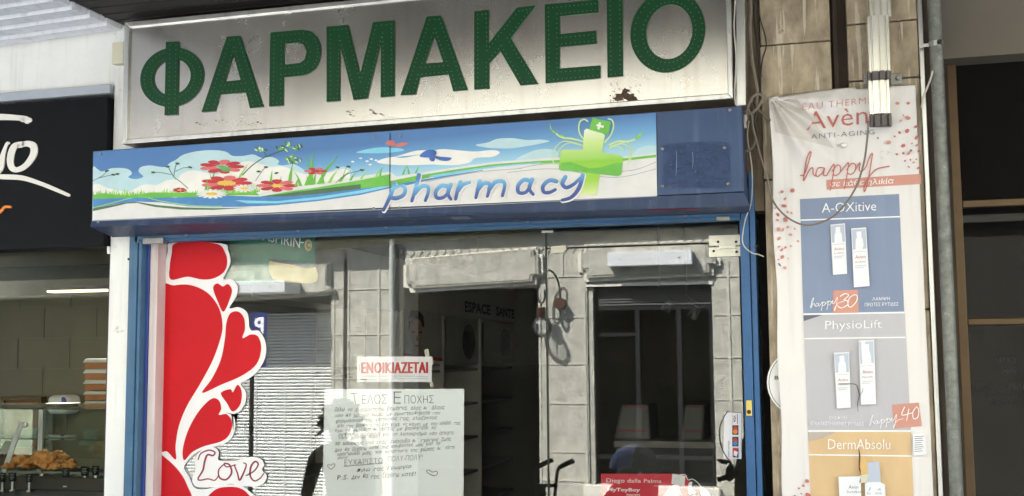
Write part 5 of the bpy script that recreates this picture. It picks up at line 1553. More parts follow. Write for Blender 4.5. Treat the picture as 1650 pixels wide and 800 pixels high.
# price tags on the rim
chalk = mat('chalk_writing', (170, 168, 160), 0.8)
for i, (x0, y0, x1_, y1_, s, lab) in enumerate([(-4, 612, 44, 686, 0.02, 'black price tag at the far left of the bakery rim'), (68, 608, 130, 684, 0.06, 'black price tag second from the left on the bakery rim'), (210, 620, 260, 690, 0.05, 'dark price tag in front of the left end of the croissant heap'), (500, 572, 558, 650, -0.04, 'black price tag right of the croissant heap'), (652, 562, 716, 636, -0.05, 'black price tag second from the right on the bakery rim'), (742, 556, 796, 632, -0.03, 'black price tag at the right end of the bakery rim')]):
    TY = CY0-0.02+0.004*i
    t = thing('price_tag', lab, 'price tag', at(*zb((x0+x1_)/2, y1_+26), TY), 'price tags along the bakery rim')
    MB().prism([at(*zb(x0, y0+s*60), TY), at(*zb(x1_, y0), TY), at(*zb(x1_-2, y1_-s*60), TY), at(*zb(x0+2, y1_), TY)], (0, 0.003, 0), M['black_sign']).build('plate', t)
    ch = Print(TY-0.001, 0.0001)
    for k in range(4):
        ch.stroke([zb(x0+10+k % 2*5, y0+16+k*13), zb(x1_-12-(k*9) % 14, y0+12+k*13)], 0.5, chalk, curve=False)
    ch.mb.build('writing', t)
    p = at(*zb((x0+x1_)/2, y1_), TY+0.002)
    MB().box(p.x-0.006, p.x+0.006, TY+0.001, TY+0.008, p.z-0.045, p.z+0.002, M['steel']).box(p.x-0.012, p.x+0.012, TY-0.004, TY+0.012, p.z-0.052, p.z-0.0455, M['steel']).build('clip', t)
tg = Print(0.56, 0.0); tg.poly([zb(302, 660), zb(330, 620), zb(346, 614), zb(346, 660)], M['paper2'], thick=0.001)
tag(tg.mb.build('paper_card'), 'small torn white card standing among the croissants', 'card')

# ------------------------------------------------------------------ inside the pharmacy
def atx(px, py, X):
    d = FW*FPX + RI*(px-825) - UP*(py-400)
    return CAM + d*((X-CAM.x)/d.x)
zi = lambda x, y: (640+x/4.446, 460+y/4.446)
UX = XP+0.42
W_ = MB().box(XP, XS+0.04, 6.0, 6.1, 0.12, ZS-0.11, M['room'])
tag(W_.build('room_wall'), 'plain grey back wall of the emptied pharmacy', 'wall')
su = thing('shelf_unit', 'tall grey shelf unit with a lettered fascia along the left wall of the emptied pharmacy', 'shelf unit', (UX, 3, 0.12))
FG = mat('fascia_grey', (206, 204, 192), 0.7, var=0.06)
SG = mat('shelf_grey', (150, 148, 138), 0.6, var=0.08)
ya, yb = 0.5, 5.9
zf0 = atx(*zi(600, 240), UX).z
zf1 = atx(*zi(600, 110), UX).z+0.22
MB().box(XP+0.01, UX, ya, yb, zf0, min(zf1, ZS-0.12), FG).build('fascia', su, bevel=0.004)
MB().box(XP+0.01, XP+0.06, ya, yb, 0.12, zf0-0.001, SG).build('back_panel', su)
edges = [atx(*zi(x, 300), UX).y for x in (40, 335, 600, 842)]
for y in edges+[edges[-1]+0.9, edges[-1]+1.8, edges[0]-0.7]:
    if ya < y < yb:
        MB().box(XP+0.061, UX, y-0.012, y+0.012, 0.12, zf0-0.001, mat('upright', (226, 222, 210), 0.5)).build('upright', su)
sh = MB()
for z in (0.3, 0.6, 0.9, 1.2, 1.5, atx(*zi(600, 570), UX).z):
    sh.box(XP+0.061, UX-0.03, ya, yb, z, z+0.02, SG)
sh.build('shelf', su)
class PX:
    """printing on the upright plane x = X"""
    def __init__(s, X): s.X, s.mb, s.L = X, MB(), 0
    def poly(s, pts, m, z=zi):
        s.L += 1
        s.mb.face([atx(*z(*p), s.X)+Vector((0.0012*s.L, 0, 0)) for p in pts], m, (1, 0, 0))
    def text(s, body, quad, m, z=zi, offset=0.0):
        s.L += 1
        vs, fs = text_mesh(body, offset)
        q = [Vector((*z(*p), 0)) for p in quad]
        out = []
        for x, y in vs:
            t = q[3].lerp(q[2], x).lerp(q[0].lerp(q[1], x), y)
            out.append(atx(t.x, t.y, s.X)+Vector((0.0012*s.L, 0, 0)))
        k = len(s.mb.v); s.mb.v += out
        for f in fs:
            s.mb.f.append([k+i for i in f]); s.mb.m.append(s.mb.mi(m))
bk_ = mat('black_lettering', (20, 20, 20), 0.6)
px_ = PX(UX+0.002)
px_.text('ESPACE', [(484, 112), (668, 142), (668, 214), (484, 192)], bk_, offset=0.03)
px_.text('SANTE', [(708, 150), (838, 176), (838, 242), (708, 218)], bk_, offset=0.03)
px_.mb.build('lettering', su)
pn = PX(UX-0.02)
pn.poly([(350, 212), (590, 240), (596, 556), (350, 560)], mat('cabinet_panel', (176, 174, 162), 0.6))
pn.poly([(620, 258), (836, 284), (840, 560), (616, 556)], mat('cabinet_panel', (176, 174, 162), 0.6))
ov = mat('dark_oval_window', (16, 16, 22), 0.2)
pn.poly(ell(510, 405, 46, 126, 0, 24), ov)
pn.poly(ell(768, 412, 40, 104, 0, 24), ov)
pn.mb.build('cabinet_door', su)
pf_ = PX(UX+0.01)
skin = mat('poster_skin', (206, 164, 140), 0.6); hair = mat('poster_hair', (54, 40, 36), 0.6)
pf_.poly([(48, 168), (320, 200), (322, 540), (46, 505)], mat('poster_paper', (196, 190, 176), 0.6))
pf_.poly([(48, 488), (322, 520), (322, 545), (46, 508)], M['red_print'])
pf_.poly([(80, 330), (86, 250), (120, 222), (160, 230), (182, 290), (178, 360), (160, 420), (138, 452), (116, 440), (96, 390)], skin)
pf_.poly([(112, 420), (162, 420), (176, 506), (104, 498)], skin)
pf_.poly([(78, 330), (76, 230), (96, 180), (150, 186), (182, 220), (190, 300), (176, 300), (160, 250), (120, 240), (90, 270)], hair)
for q in ([(98, 328), (122, 332), (122, 340), (98, 336)], [(148, 334), (172, 332), (172, 340), (148, 342)], [(118, 428), (148, 430), (140, 440), (124, 438)], [(132, 350), (138, 398), (124, 400)]):
    pf_.poly(q, hair)
tag(pf_.mb.build('portrait_poster'), 'faded portrait poster with a red lower edge at the start of the shelf wall', 'poster')
# counter and taped white bundles deeper in the shop
TAPE = mat('red_striped_tape', (140, 84, 80), 0.5)
BAG = mat('white_wrapping', (120, 120, 114), 0.6, var=0.08, bump=0.3, bscale=8)
CT = thing('counter', 'long low grey counter in the back of the emptied pharmacy', 'counter', (at(1070, 700, 2.6).x, 2.6, 0.12))
zct = at(1070, 712, 2.5).z
MB().box(at(990, 720, 2.5).x, at(1150, 720, 2.5).x, 2.5, 3.1, zct-0.04, zct, SG).build('top', CT)
MB().box(at(992, 720, 2.5).x, at(1148, 720, 2.5).x, 2.53, 3.08, 0.12, zct-0.041, mat('counter_front', (66, 66, 62), 0.6)).build('front_panel', CT)
for q, lab in (([(585, 262), (745, 262), (760, 470), (540, 470)], 'wide white wrapped bundle with red striped tape on the pharmacy counter'), ([(958, 262), (1075, 264), (1066, 452), (934, 470)], 'narrow white wrapped bundle with red striped tape on the pharmacy counter')):
    t = thing('wrapped_bundle', lab, 'bundle', at(*zv((q[2][0]+q[3][0])/2, 470), 2.6))
    c = [at(*zv(*p), 2.56) for p in q]
    c[2].z = c[3].z = zct+0.002
    MB().prism(c, (0, 0.4, 0), BAG).build('wrapping', t, bevel=0.02, seg=3)
    b_ = MB()
    for f0, f1 in ((0.02, 0.09), (0.70, 0.77)):
        b_.face([c[0].lerp(c[3], f0)+Vector((0.015, -0.003, 0)), c[1].lerp(c[2], f0)+Vector((-0.015, -0.003, 0)), c[1].lerp(c[2], f1)+Vector((-0.015, -0.003, 0)), c[0].lerp(c[3], f1)+Vector((0.015, -0.003, 0))], TAPE)
    b_.build('tape', t)
for (x, y, lab) in ((676, 432, 'small white ceiling spotlight nearer the middle of the shop'), (800, 462, 'small white ceiling spotlight tilted to the right of the other one')):
    p = at(840+x/2.857, 340+y/2.857, 3.0)
    t = thing('spotlight', lab, 'spotlight', p)
    a_ = Vector((0.5, -0.3, 0.8)).normalized()
    MB().tube([p-a_*0.05, p+a_*0.05], [0.036, 0.028], mat('dull_spot', (110, 110, 104), 0.6), 14).build('lamp_head', t, smooth=True)
    MB().tube([p+a_*0.04, p+Vector((-0.06, 0, 0.12)), Vector((p.x-0.06, p.y, ZS-0.1))], 0.008, bpy.data.materials['dull_spot'], 8).build('arm', t)
# hanging green advertising board behind the glass
AY = GY+0.07
ZA = lambda L: [(380+x/5.332, 370+y/5.332) for x, y in L]
ab = Print(AY, 0.0004)
GBD = mat('dark_green_board', (18, 116, 92), 0.5, var=0.1)
ab.poly(ZA([(-300, -60), (683, -60), (683, 452), (-300, 470)]), GBD, thick=0.004)
ao2 = tag(ab.mb.build('hanging_board'), 'dark green medicine advertising board hanging behind the glass under the shutter', 'board')
an = Print(AY-0.006, 0.0005)
an.smooth(ZA([(300, 262), (480, 298), (600, 330), (683, 318), (684, 452), (400, 452), (300, 400)]), mat('pale_yellow_print', (196, 182, 110), 0.5), n=4)
an.smooth(ZA([(290, 250), (480, 270), (600, 304), (683, 292), (683, 322), (600, 336), (480, 304), (310, 276)]), mat('dusk_blue_print', (60, 66, 80), 0.5), n=4)
an.text('ASPIRIN', ZA([(230, 8), (556, 74), (550, 164), (230, 92)]), M['paper'], offset=0.0)
an.stroke(ZA([(560, 112), (580, 114)]), 1.6, M['paper'], curve=False)
an.poly(ZA(ell(622, 136, 32, 52, 0, 20)), mat('cream_print', (206, 186, 140), 0.5))
an.text('C', ZA([(606, 100), (642, 106), (640, 170), (604, 164)]), GBD, offset=0.03)
an.poly(ZA([(-300, 380), (160, 350), (160, 470), (-300, 470)]), mat('teal_print', (60, 150, 126), 0.5))
an.mb.build('print', ao2)
ov_ = Print(GY+0.10)
ov_.poly([(512, 340), (884, 330), (884, 374), (512, 404)], mat('olive_valance', (66, 64, 34), 0.8), thick=0.006)
tag(ov_.mb.build('valance'), 'dark olive valance strip hanging inside at the top of the shop window', 'valance')

# ------------------------------------------------------------------ the sunlit building across the street, seen in the glass
op = thing('stone_building', 'sunlit grey granite building across the street mirrored in the shop glass', 'building', (0, OY, OZ))
XO = lambda px, py=600: mir(px, py, OY).x
ZO = lambda px, py: mir(px, py, OY).z
ZL = ZO(760, 463)
ZTOP = 8.2
wall_mb = MB()
piers = [(-2600, -1500), (-1150, -900), (-480, -330), (533, 652), (868, 948), (1150, 1300), (1560, 1700), (1950, 2600)]
xs_ = [(max(-34, XO(a)), min(20, XO(b))) for a, b in piers]
xs_ = [(-34, -26), (-22, -19.5), (-15, -12.6)]+xs_[3:7]+[(XO(1950), 20)]
for a, b in xs_:
    wall_mb.box(a, b, OY-0.5, OY, OZ, ZL, M['granite'])
wall_mb.box(-34, 20, OY-0.5, OY, ZL, ZTOP, M['granite'])
wall_mb.box(XO(948), XO(1150), OY-0.45, OY-0.003, OZ, ZO(1045, 783), M['granite'])
wall_mb.build('wall', op)
MB().box(-34, 20, OY-6, OY-5.9, OZ, ZL+0.3, M['opp_dark']).box(-34, 20, OY-6, OY-0.51, ZL+0.3, ZL+0.4, M['opp_dark']).box(-34, 20, OY-6, OY-0.51, OZ+0.001, OZ+0.02, M['opp_dark']).build('interior', op)
jt = MB()
def joint(x0, x1, y, h=0.018):
    z = ZO((x0+x1)/2, y)
    jt.box(XO(x0), XO(x1), OY+0.001, OY+0.010, z, z+h, M['granite_joint'])
for y in (467, 540, 612, 690, 760): joint(534, 553, y); joint(560, 651, y)
for y in (447, 513, 588, 651, 730, 776): joint(869, 947, y)
for y in (445, 508, 577, 645, 715, 770): joint(1151, 1299, y)
def vj(px, y0, y1, wd=0.02, m='granite_joint'):
    x = XO(px, (y0+y1)/2)
    jt.box(x, x+wd, OY+0.0012, OY+0.011, ZO(px, y1), ZO(px, y0), M[m])
vj(560, 418, 900); vj(648, 395, 900); vj(536, 480, 900); vj(608, 410, 900, 0.03); vj(944, 470, 900); vj(1176, 420, 900, 0.03); vj(870, 470, 900)
vj(905, 410, 444); vj(553, 418, 900, 0.045, 'opp_dark')
zcn = ZO(760, 381)
jt.box(XO(611), 20, OY+0.001, OY+0.12, zcn, zcn+0.09, M['granite_lt'])
jt.box(-34, XO(611)-0.002, OY+0.001, OY+0.30, zcn+0.01, zcn+0.1, M['granite_lt'])
IRN = mat('shaded_iron_front', (34, 33, 32), 0.7, var=0.3)  # iron railing and the shade about it drawn as one dark sheet
bal = MB().box(XO(611), 20, OY+0.02, OY+0.05, zcn+0.10, zcn+0.9, IRN).box(-34, XO(611)-0.002, OY+0.22, OY+0.25, zcn+0.11, zcn+0.9, IRN)
for k in range(60):
    x = XO(560)+k*0.11
    bal.tube([(x, OY+0.275, zcn+0.12), (x+0.05, OY+0.285, zcn+0.2), (x, OY+0.275, zcn+0.3), (x+0.03, OY+0.28, zcn+0.4)], 0.008, M['zinc'], 5)
bal.build('balcony_front', op)
z = ZO(760, 463)
jt.box(XO(652), XO(870), OY+0.001, OY+0.02, z+0.002, z+0.05, M['granite_lt'])
z = ZO(1045, 461)
jt.box(XO(946), XO(1152), OY+0.001, OY+0.02, z+0.002, z+0.04, M['granite_lt'])
jt.build('stone_joint', op)
def panel(L, zz):
    a = [zz(*p) for p in L]
    cx, cy = sum(p[0] for p in a)/len(a), sum(p[1] for p in a)/len(a)
    grow = [(cx+(x-cx)*1.055+1.5, cy+(y-cy)*1.16+2.0) for x, y in a]
    mb = MB()
    mb.prism([mir(*p, OY+0.045) for p in grow], (0, -0.045, 0), M['granite_lt'])
    mb.prism([mir(*p, OY+0.085) for p in a], (0, -0.039, 0), M['granite_panel'])
    inn = [(cx+(x-cx)*0.955, cy+(y-cy)*0.86) for x, y in a]
    mb.prism([mir(*p, OY+0.093) for p in inn], (0, -0.007, 0), M['granite'])
    mb.build('lintel_panel', op, bevel=0.006)
zg1 = lambda x, y: (620+x/1.818, 360+y/1.818)
zg2 = lambda x, y: (840+x/2.857, 340+y/2.857)
panel([(80, 105), (435, 75), (435, 95), (448, 93), (450, 150), (432, 152), (430, 170), (80, 192), (78, 180), (62, 178), (62, 122), (80, 120)], zg1)
panel([(300, 160), (860, 140), (862, 214), (895, 214), (895, 243), (865, 245), (865, 283), (302, 310), (298, 272), (275, 270), (275, 196), (300, 190)], zg2)
panel([(-260, 300), (780, 300), (780, 490), (820, 492), (826, 530), (760, 545), (-260, 600)], lambda x, y: (380+x/5.332, 370+y/5.332))
# roller shutter of the left bay
XS0, XS1 = XO(200), XO(532.5)
os_ = MB(); zs0 = OZ+0.01; zs1 = ZO(480, 500)
n = int((zs1-zs0)/0.044)
for k in range(n):
    z = zs0+k*0.044
    os_.prism([(XS0, OY-0.17, z), (XS0, OY-0.15, z+0.019), (XS0, OY-0.17, z+0.034), (XS0, OY-0.185, z+0.034), (XS0, OY-0.185, z)], (XS1-XS0, 0, 0), M['shutter'])
shp = os_.build('roller_shutter', op)
MB().box(XS0, XS1, OY-0.2, OY-0.187, zs0, zs1+0.2, mat('shutter_gap_grey', (124, 126, 122), 0.6)).build('shutter_back', shp)
MB().box(XS0, XS1, OY-0.19, OY-0.03, zs1+0.002, ZL-0.005, mat('dark_shutter_box', (70, 68, 62), 0.6)).build('shutter_box', op)
tr = MB()
for px in (310, 357, 404, 451, 494):
    x = XO(px)
    tr.box(x-0.006, x+0.006, OY-0.154, OY-0.148, OZ+0.01, ZO(px, 470), M['shutter'])
tr.build('shutter_rod', op)
# window of the right bay
x0, x1, zsl, zt2 = XO(949), XO(1149.5), ZO(1045, 783), ZO(1045, 462)
wn = MB()
zr1 = ZO(1045, 493)
for k in range(7):
    a = zr1+(zt2-zr1)*k/7
    wn.box(x0+0.12, x1-0.01, OY-0.12+0.0005*k, OY-0.09, a+0.012, a+(zt2-zr1)/7-0.004, mat('grey_slat', (96, 96, 92), 0.5) if k == 0 else bpy.data.materials['grey_slat'])
wn.build('shutter_slat', op)
fr_ = MB()
ff = M['opp_frame']
fr_.box(x0+0.02, x0+0.09, OY-0.2, OY-0.1, zsl, zr1, ff).box(x1-0.05, x1-0.005, OY-0.2, OY-0.1, zsl, zr1, ff)
for px in (1026, 1094): fr_.box(XO(px)-0.028, XO(px)+0.028, OY-0.2, OY-0.101, zsl+0.04, zr1-0.05, ff)
fr_.box(x0+0.091, x1-0.051, OY-0.2, OY-0.1, zr1-0.049, zr1, ff).box(x0+0.091, x1-0.051, OY-0.2, OY-0.102, ZO(1045, 742), ZO(1045, 735), ff).box(x0+0.091, x1-0.051, OY-0.2, OY-0.1, zsl, zsl+0.039, ff)
fr_.box(x0+0.091, XO(1022), OY-0.2, OY-0.103, ZO(990, 543), ZO(990, 537), ff)
wf = fr_.build('window_frame', op)
MB().box(x0+0.09, x1-0.05, OY-0.16, OY-0.152, zsl+0.02, zr1-0.02, M['glass_door']).build('glass_pane', wf)
MB().box(x0+0.001, x0+0.06, OY-0.099, OY-0.02, zsl, zt2-0.002, M['granite']).build('reveal', op)
MB().box(XO(940), XO(1156), OY+0.002, OY+0.1, zsl-0.14, zsl-0.002, M['granite_lt']).build('window_sill', op, bevel=0.01)
# lattice standing in for a railing's reflection in the middle bay
lg = MB()
GYo = OY-1.3
gx0, gx1, gz0, gz1 = mir(655, 540, GYo).x, mir(868, 540, GYo).x, mir(760, 588, GYo).z, mir(760, 474, GYo).z
gi = mat('reflected_iron', (92, 90, 80), 0.7)
ng = 6; cw = (gx1-gx0)/ng
for i in range(ng):
    a = gx0+i*cw
    for (za, zb3) in ((gz0, (gz0+gz1)/2), ((gz0+gz1)/2, gz1)):
        lg.tube([(a, GYo-0.3, za), (a+cw, GYo-0.3, zb3)], 0.010, gi, 5)
        lg.tube([(a, GYo-0.32, zb3), (a+cw, GYo-0.32, za)], 0.010, gi, 5)
    lg.tube([(a, GYo-0.34, gz0), (a, GYo-0.34, gz1)], 0.014, gi, 6)
for z in (gz0, (gz0+gz1)/2, gz1): lg.tube([(gx0, GYo-0.36, z), (gx1, GYo-0.36, z)], 0.014, gi, 6)
lg.build('railing_reflection', op)
MB().box(-34, -6.9, OY+0.001, OY+0.35, 4.1, ZTOP-0.01, mat('added_slab_dark', (84, 80, 76), 0.7, var=0.2)).build('added_dark_slab', op)  # unseen slab added so the sign's left end mirrors something dark
# upper windows
for k in range(7, 12):
    x = -26+k*3.6
    MB().box(x, x+1.3, OY+0.002, OY+0.05, 4.9, 7.2, M['granite_lt']).box(x+0.12, x+1.18, OY+0.0505, OY+0.06, 5.02, 7.05, M['opp_dark']).build('window', op)
# downpipe
dpx = XO(634, 600)
dpm = MB().tube([(dpx, OY+0.06, OZ+0.01), (dpx, OY+0.06, ZTOP-0.3)], 0.04, mat('pale_downpipe', (170, 172, 164), 0.5), 14)
dpo = tag(dpm.build('downpipe', smooth=True), 'pale grey downpipe on the pier of the granite building across the street', 'pipe')
MB().box(XO(641.5), XO(651), OY+0.003, OY+0.02, OZ+0.01, ZO(645, 400), mat('dark_pier_strip', (74, 72, 64), 0.8)).build('pier_strip', op)
# sign boxes
def lightbox(quad, zz, Yf, depth, lab):
    c = [mir(*zz(*p), Yf) for p in quad]
    t = thing('sign_box', lab, 'sign box', (sum(v.x for v in c)/4, Yf, min(v.z for v in c)))
    xa, xb2 = (c[0].x+c[3].x)/2, (c[1].x+c[2].x)/2
    za, zb3 = (c[2].z+c[3].z)/2, (c[0].z+c[1].z)/2
    MB().box(xa, xb2, Yf-depth, Yf, za, zb3, M['lightbox']).build('box', t, bevel=0.006)
    b = MB()
    for f in (0.15, 0.5, 0.85):
        b.lathe((xa+(xb2-xa)*f, Yf+0.001, (za+zb3)/2), [(0.010, 0), (0.010, 0.005), (0.006, 0.008)], M['zinc'], 8, 'y')
    b.build('screw', t)
lightbox([(396, 195), (785, 178), (785, 244), (396, 258)], zg2, OY+0.23, 0.143, 'blank white sign box over the right window of the granite building')
lightbox([(-420, 480), (415, 412), (415, 508), (-420, 585)], lambda x, y: (380+x/5.332, 370+y/5.332), OY+0.55, 0.46, 'blank white sign box over the left shutter of the granite building')
# parking sign on its post
PY_ = -7.4
pk = thing('parking_sign', 'small blue parking sign with a white letter on a black post across the street', 'sign', (mir(404, 700, PY_).x, PY_, OZ))
MB().tube([(mir(404, 700, PY_).x, PY_, OZ+0.005), (mir(404, 700, PY_).x, PY_, mir(404, 505, PY_).z+0.05)], 0.03, M['black_metal'], 12).build('post', pk)
a_, b2_ = mir(404, 504, PY_+0.04), mir(428, 592, PY_+0.04)
MB().box(a_.x, b2_.x, PY_+0.032, PY_+0.04, b2_.z, a_.z, mat('sign_blue', (22, 40, 104), 0.5)).build('plate', pk)
vs, fs = text_mesh('P', 0.03)
tm = MB(); w2, h2 = (b2_.x-a_.x)*0.62, (a_.z-b2_.z)*0.32
tm.add([(b2_.x-(b2_.x-a_.x)*0.19-x*w2, PY_+0.0412, a_.z-0.06-h2+y*h2) for x, y in vs], fs, M['vinyl'])
tm.build('letter', pk)
# copper wall lamp
LYp = OY+0.19
wl_ = thing('wall_lamp', 'copper wall lamp with a hooked black arm and clear globe bulb on the granite pier', 'lamp', mir(*zl(300, 700), LYp))
HK = [(325, 272, .30), (330, 330, .30), (320, 370, .30), (298, 390, .30), (275, 368, .30), (262, 290, .30), (275, 200, .29), (312, 125, .27), (375, 92, .24), (430, 140, .18), (465, 240, .11), (475, 350, .05)]
MB().tube(cat_rom([mir(*zl(x, y), OY+0.04+d*0.5) for x, y, d in HK], False, 6), 0.012, M['black_metal'], 8).build('arm', wl_, smooth=True)
c = mir(*zl(294, 480), LYp); r_ = (mir(*zl(336, 480), LYp)-mir(*zl(252, 480), LYp)).length/2; h_ = (mir(*zl(294, 432), LYp)-mir(*zl(294, 528), LYp)).length
MB().lathe((c.x, LYp, c.z-h_/2), [(r_*0.96, 0), (r_, 0.004), (r_, h_-0.01), (r_*0.8, h_), (0.012, h_)], M['copper'], 20).tube([(c.x, LYp, c.z+h_/2), mir(*zl(298, 388), LYp)], 0.010, M['black_metal'], 8).build('socket', wl_, smooth=True)
cb = mir(*zl(300, 615), LYp); rb = (mir(*zl(205, 615), LYp)-cb).length
MB().lathe((cb.x, LYp, cb.z), [(rb*math.sin(a)+0.001, -rb*math.cos(a)) for a in [math.pi*k/14 for k in range(0, 13)]], M['bulb'], 28).build('bulb', wl_, smooth=True)
MB().tube([(c.x, LYp, c.z-h_/2), (c.x, LYp, mir(*zl(298, 755), LYp).z)], 0.008, M['black_metal'], 8).build('filament_rod', wl_)
c2 = mir(*zl(474, 400), OY+0.05)
MB().tube([(c2.x, OY+0.004, c2.z), (c2.x, OY+0.12, c2.z)], 0.075, M['copper'], 18).build('wall_mount', wl_)
c3 = mir(*zl(447, 495), OY+0.10)
MB().lathe((c3.x, OY+0.1, c3.z), [(0.001+0.045*math.sin(a), -0.085*math.cos(a)) for a in [math.pi*k/10 for k in range(11)]], M['bulb'], 16).build('small_bulb', wl_, smooth=True)

# ------------------------------------------------------------------ things standing on our pavement, seen only in the glass
TY2 = -1.8
def ms(x, y, d=0.0): return mir(*zv(x, y), TY2-d)
FAB = mat('navy_hood_cloth', (96, 126, 206), 0.35, var=0.1); BLK = mat('black_hood_cloth', (26, 26, 28), 0.8, var=0.1)
sr = thing('stroller', 'baby stroller with a blue and black hood mirrored in the glass door', 'stroller', (ms(500, 700).x, TY2, 0.12))
for k, L in enumerate(([(305, 592), (262, 612), (228, 628), (212, 650), (206, 690), (200, 740), (196, 800)], [(182, 588), (140, 606), (100, 626), (82, 648), (76, 690), (78, 740), (82, 800)])):
    P = cat_rom([ms(x, y, 0.0) for x, y in L], False, 5)
    P.append(Vector((P[-1].x+0.25, TY2, 0.30)))
    MB().tube(P, 0.011, M['black_metal'], 8).build('handle', sr, smooth=True)
    g_ = cat_rom([ms(x, y, 0.0) for x, y in L[:3]], False, 4)
    MB().tube(g_, 0.016, BLK, 10).build('grip', sr, smooth=True)
MB().tube([ms(74, 738), ms(206, 738)], 0.012, M['black_metal'], 8).box(ms(84, 750).x, ms(130, 750).x, TY2-0.06, TY2-0.02, ms(84, 850).z, ms(84, 752).z, BLK).build('crossbar', sr)
def hood(m, a0, a1, name):
    mb = MB()
    c = ms(630, 648); rx_, rz_ = (ms(772, 648)-ms(488, 648)).length/2, (ms(630, 510)-ms(630, 648)).length
    vs, fs = [], []
    na, nb = 10, 12
    for i in range(na+1):
        a = math.pi-(a0+(a1-a0)*i/na)
        for j in range(nb+1):
            b = -math.pi/2+math.pi*j/nb
            k = math.cos(b)**0.6 if math.cos(b) > 0 else 0
            vs.append((c.x+rx_*math.cos(a)*(0.35+0.65*k), TY2-0.2+0.2*math.sin(b), c.z+rz_*math.sin(a)*(0.15+0.85*k)))
    for i in range(na):
        for j in range(nb):
            q = i*(nb+1)+j
            fs.append((q, q+1, q+nb+2, q+nb+1))
    mb.add(vs, fs, m)
    o = mb.build(name, sr, smooth=True)
    s_ = o.modifiers.new('thickness', 'SOLIDIFY'); s_.thickness = 0.006
    return o
hood(FAB, 0.05, math.pi*0.56, 'hood')
hood(BLK, math.pi*0.57, math.pi*0.99, 'hood')
hc = ms(630, 648)
MB().prism([(hc.x-0.12, TY2-0.38, hc.z-0.1), (hc.x+0.14, TY2-0.38, hc.z-0.04), (hc.x+0.12, TY2-0.38, hc.z-0.38), (hc.x-0.3, TY2-0.38, hc.z-0.46), (hc.x-0.34, TY2-0.38, hc.z-0.40)], (0, 0.36, 0), BLK).build('seat', sr, bevel=0.03, seg=3)
fm = MB()
for y in (TY2, TY2-0.4):
    fm.tube([(hc.x+0.16, y, hc.z-0.02), (hc.x-0.1, y, hc.z-0.42), (hc.x-0.42, y, 0.24)], 0.011, M['black_metal'], 8)
    fm.tube([(hc.x-0.1, y, hc.z-0.42), (hc.x+0.22, y, 0.26)], 0.011, M['black_metal'], 8)
fm.build('frame', sr)
for y in (TY2+0.03, TY2-0.43):
    for x in (hc.x-0.42, hc.x+0.22):
        wh_ = MB().lathe((x, y-0.02, 0.242), [(0.085, 0), (0.115, 0.004), (0.118, 0.02), (0.115, 0.036), (0.085, 0.04)], BLK, 20, 'y').build('wheel', sr, smooth=True)
        MB().lathe((x, y-0.024, 0.242), [(0.03, 0), (0.06, 0.002), (0.06, 0.046), (0.03, 0.048)], M['zinc'], 14, 'y').build('hub', wh_)
# motor scooter on the right
SYs = -1.9
def mo(x, y, d=0.0): return mir(*zv(x, y), SYs-d)
OLV = mat('olive_scooter_paint', (142, 142, 122), 0.35, var=0.05, coat=0.3)
ms_ = thing('scooter', 'parked olive grey motor scooter mirrored at the right edge of the glass door', 'scooter', (mo(1300, 700).x+0.4, SYs, 0.12))
sx = mo(1270, 700).x
MB().prism([mo(1245, 812), mo(1246, 650), mo(1262, 560), mo(1290, 470), mo(1318, 430), mo(1345, 440), mo(1352, 812), Vector((mo(1352, 812).x+0.05, SYs, 0.34)), Vector((mo(1245, 812).x+0.02, SYs, 0.34))], (0, -0.34, 0), OLV).build('front_shield', ms_, bevel=0.04, seg=4)
MB().prism([(sx+0.05, SYs-0.05, 0.30), (sx+0.95, SYs-0.05, 0.32), (sx+1.15, SYs-0.05, 0.62), (sx+1.05, SYs-0.05, 0.78), (sx+0.55, SYs-0.05, 0.74), (sx+0.48, SYs-0.05, 0.42), (sx+0.05, SYs-0.05, 0.40)], (0, -0.26, 0), OLV).build('body', ms_, bevel=0.05, seg=4)
MB().prism([(sx+0.52, SYs-0.04, 0.75), (sx+1.1, SYs-0.04, 0.79), (sx+1.14, SYs-0.04, 0.86), (sx+0.56, SYs-0.04, 0.83)], (0, -0.28, 0), BLK).build('seat', ms_, bevel=0.03, seg=3)
hbm = MB().tube(cat_rom([mo(1150, 705), mo(1190, 690), mo(1235, 672), mo(1262, 660), mo(1290, 640, 0.2), mo(1250, 650, 0.45)], False, 5), 0.016, M['black_metal'], 10)
hbm.prism([mo(1196, 640), mo(1214, 615), mo(1240, 622), mo(1242, 700), mo(1222, 716), mo(1190, 702)], (0, -0.08, 0), M['black_metal'])
hbm.build('handlebar', ms_, bevel=0.004)
mr_ = MB().tube(cat_rom([mo(1232, 640), mo(1226, 610), mo(1205, 592)], False, 5), 0.007, M['black_metal'], 8)
mr_.prism([mo(1142, 588), mo(1160, 582), mo(1198, 590), mo(1212, 606), mo(1196, 616), mo(1168, 608)], (0, -0.03, 0), M['black_metal'])
mr_.build('mirror', ms_, bevel=0.006)
for x in (sx-0.05, sx+0.98):
    wh_ = MB().lathe((x, SYs-0.24, 0.345), [(0.14, 0), (0.215, 0.01), (0.22, 0.05), (0.215, 0.09), (0.14, 0.1)], BLK, 26, 'y').build('wheel', ms_, smooth=True)
    MB().lathe((x, SYs-0.245, 0.345), [(0.04, 0), (0.13, 0.01), (0.13, 0.1), (0.04, 0.11)], M['zinc'], 18, 'y').build('rim', wh_)
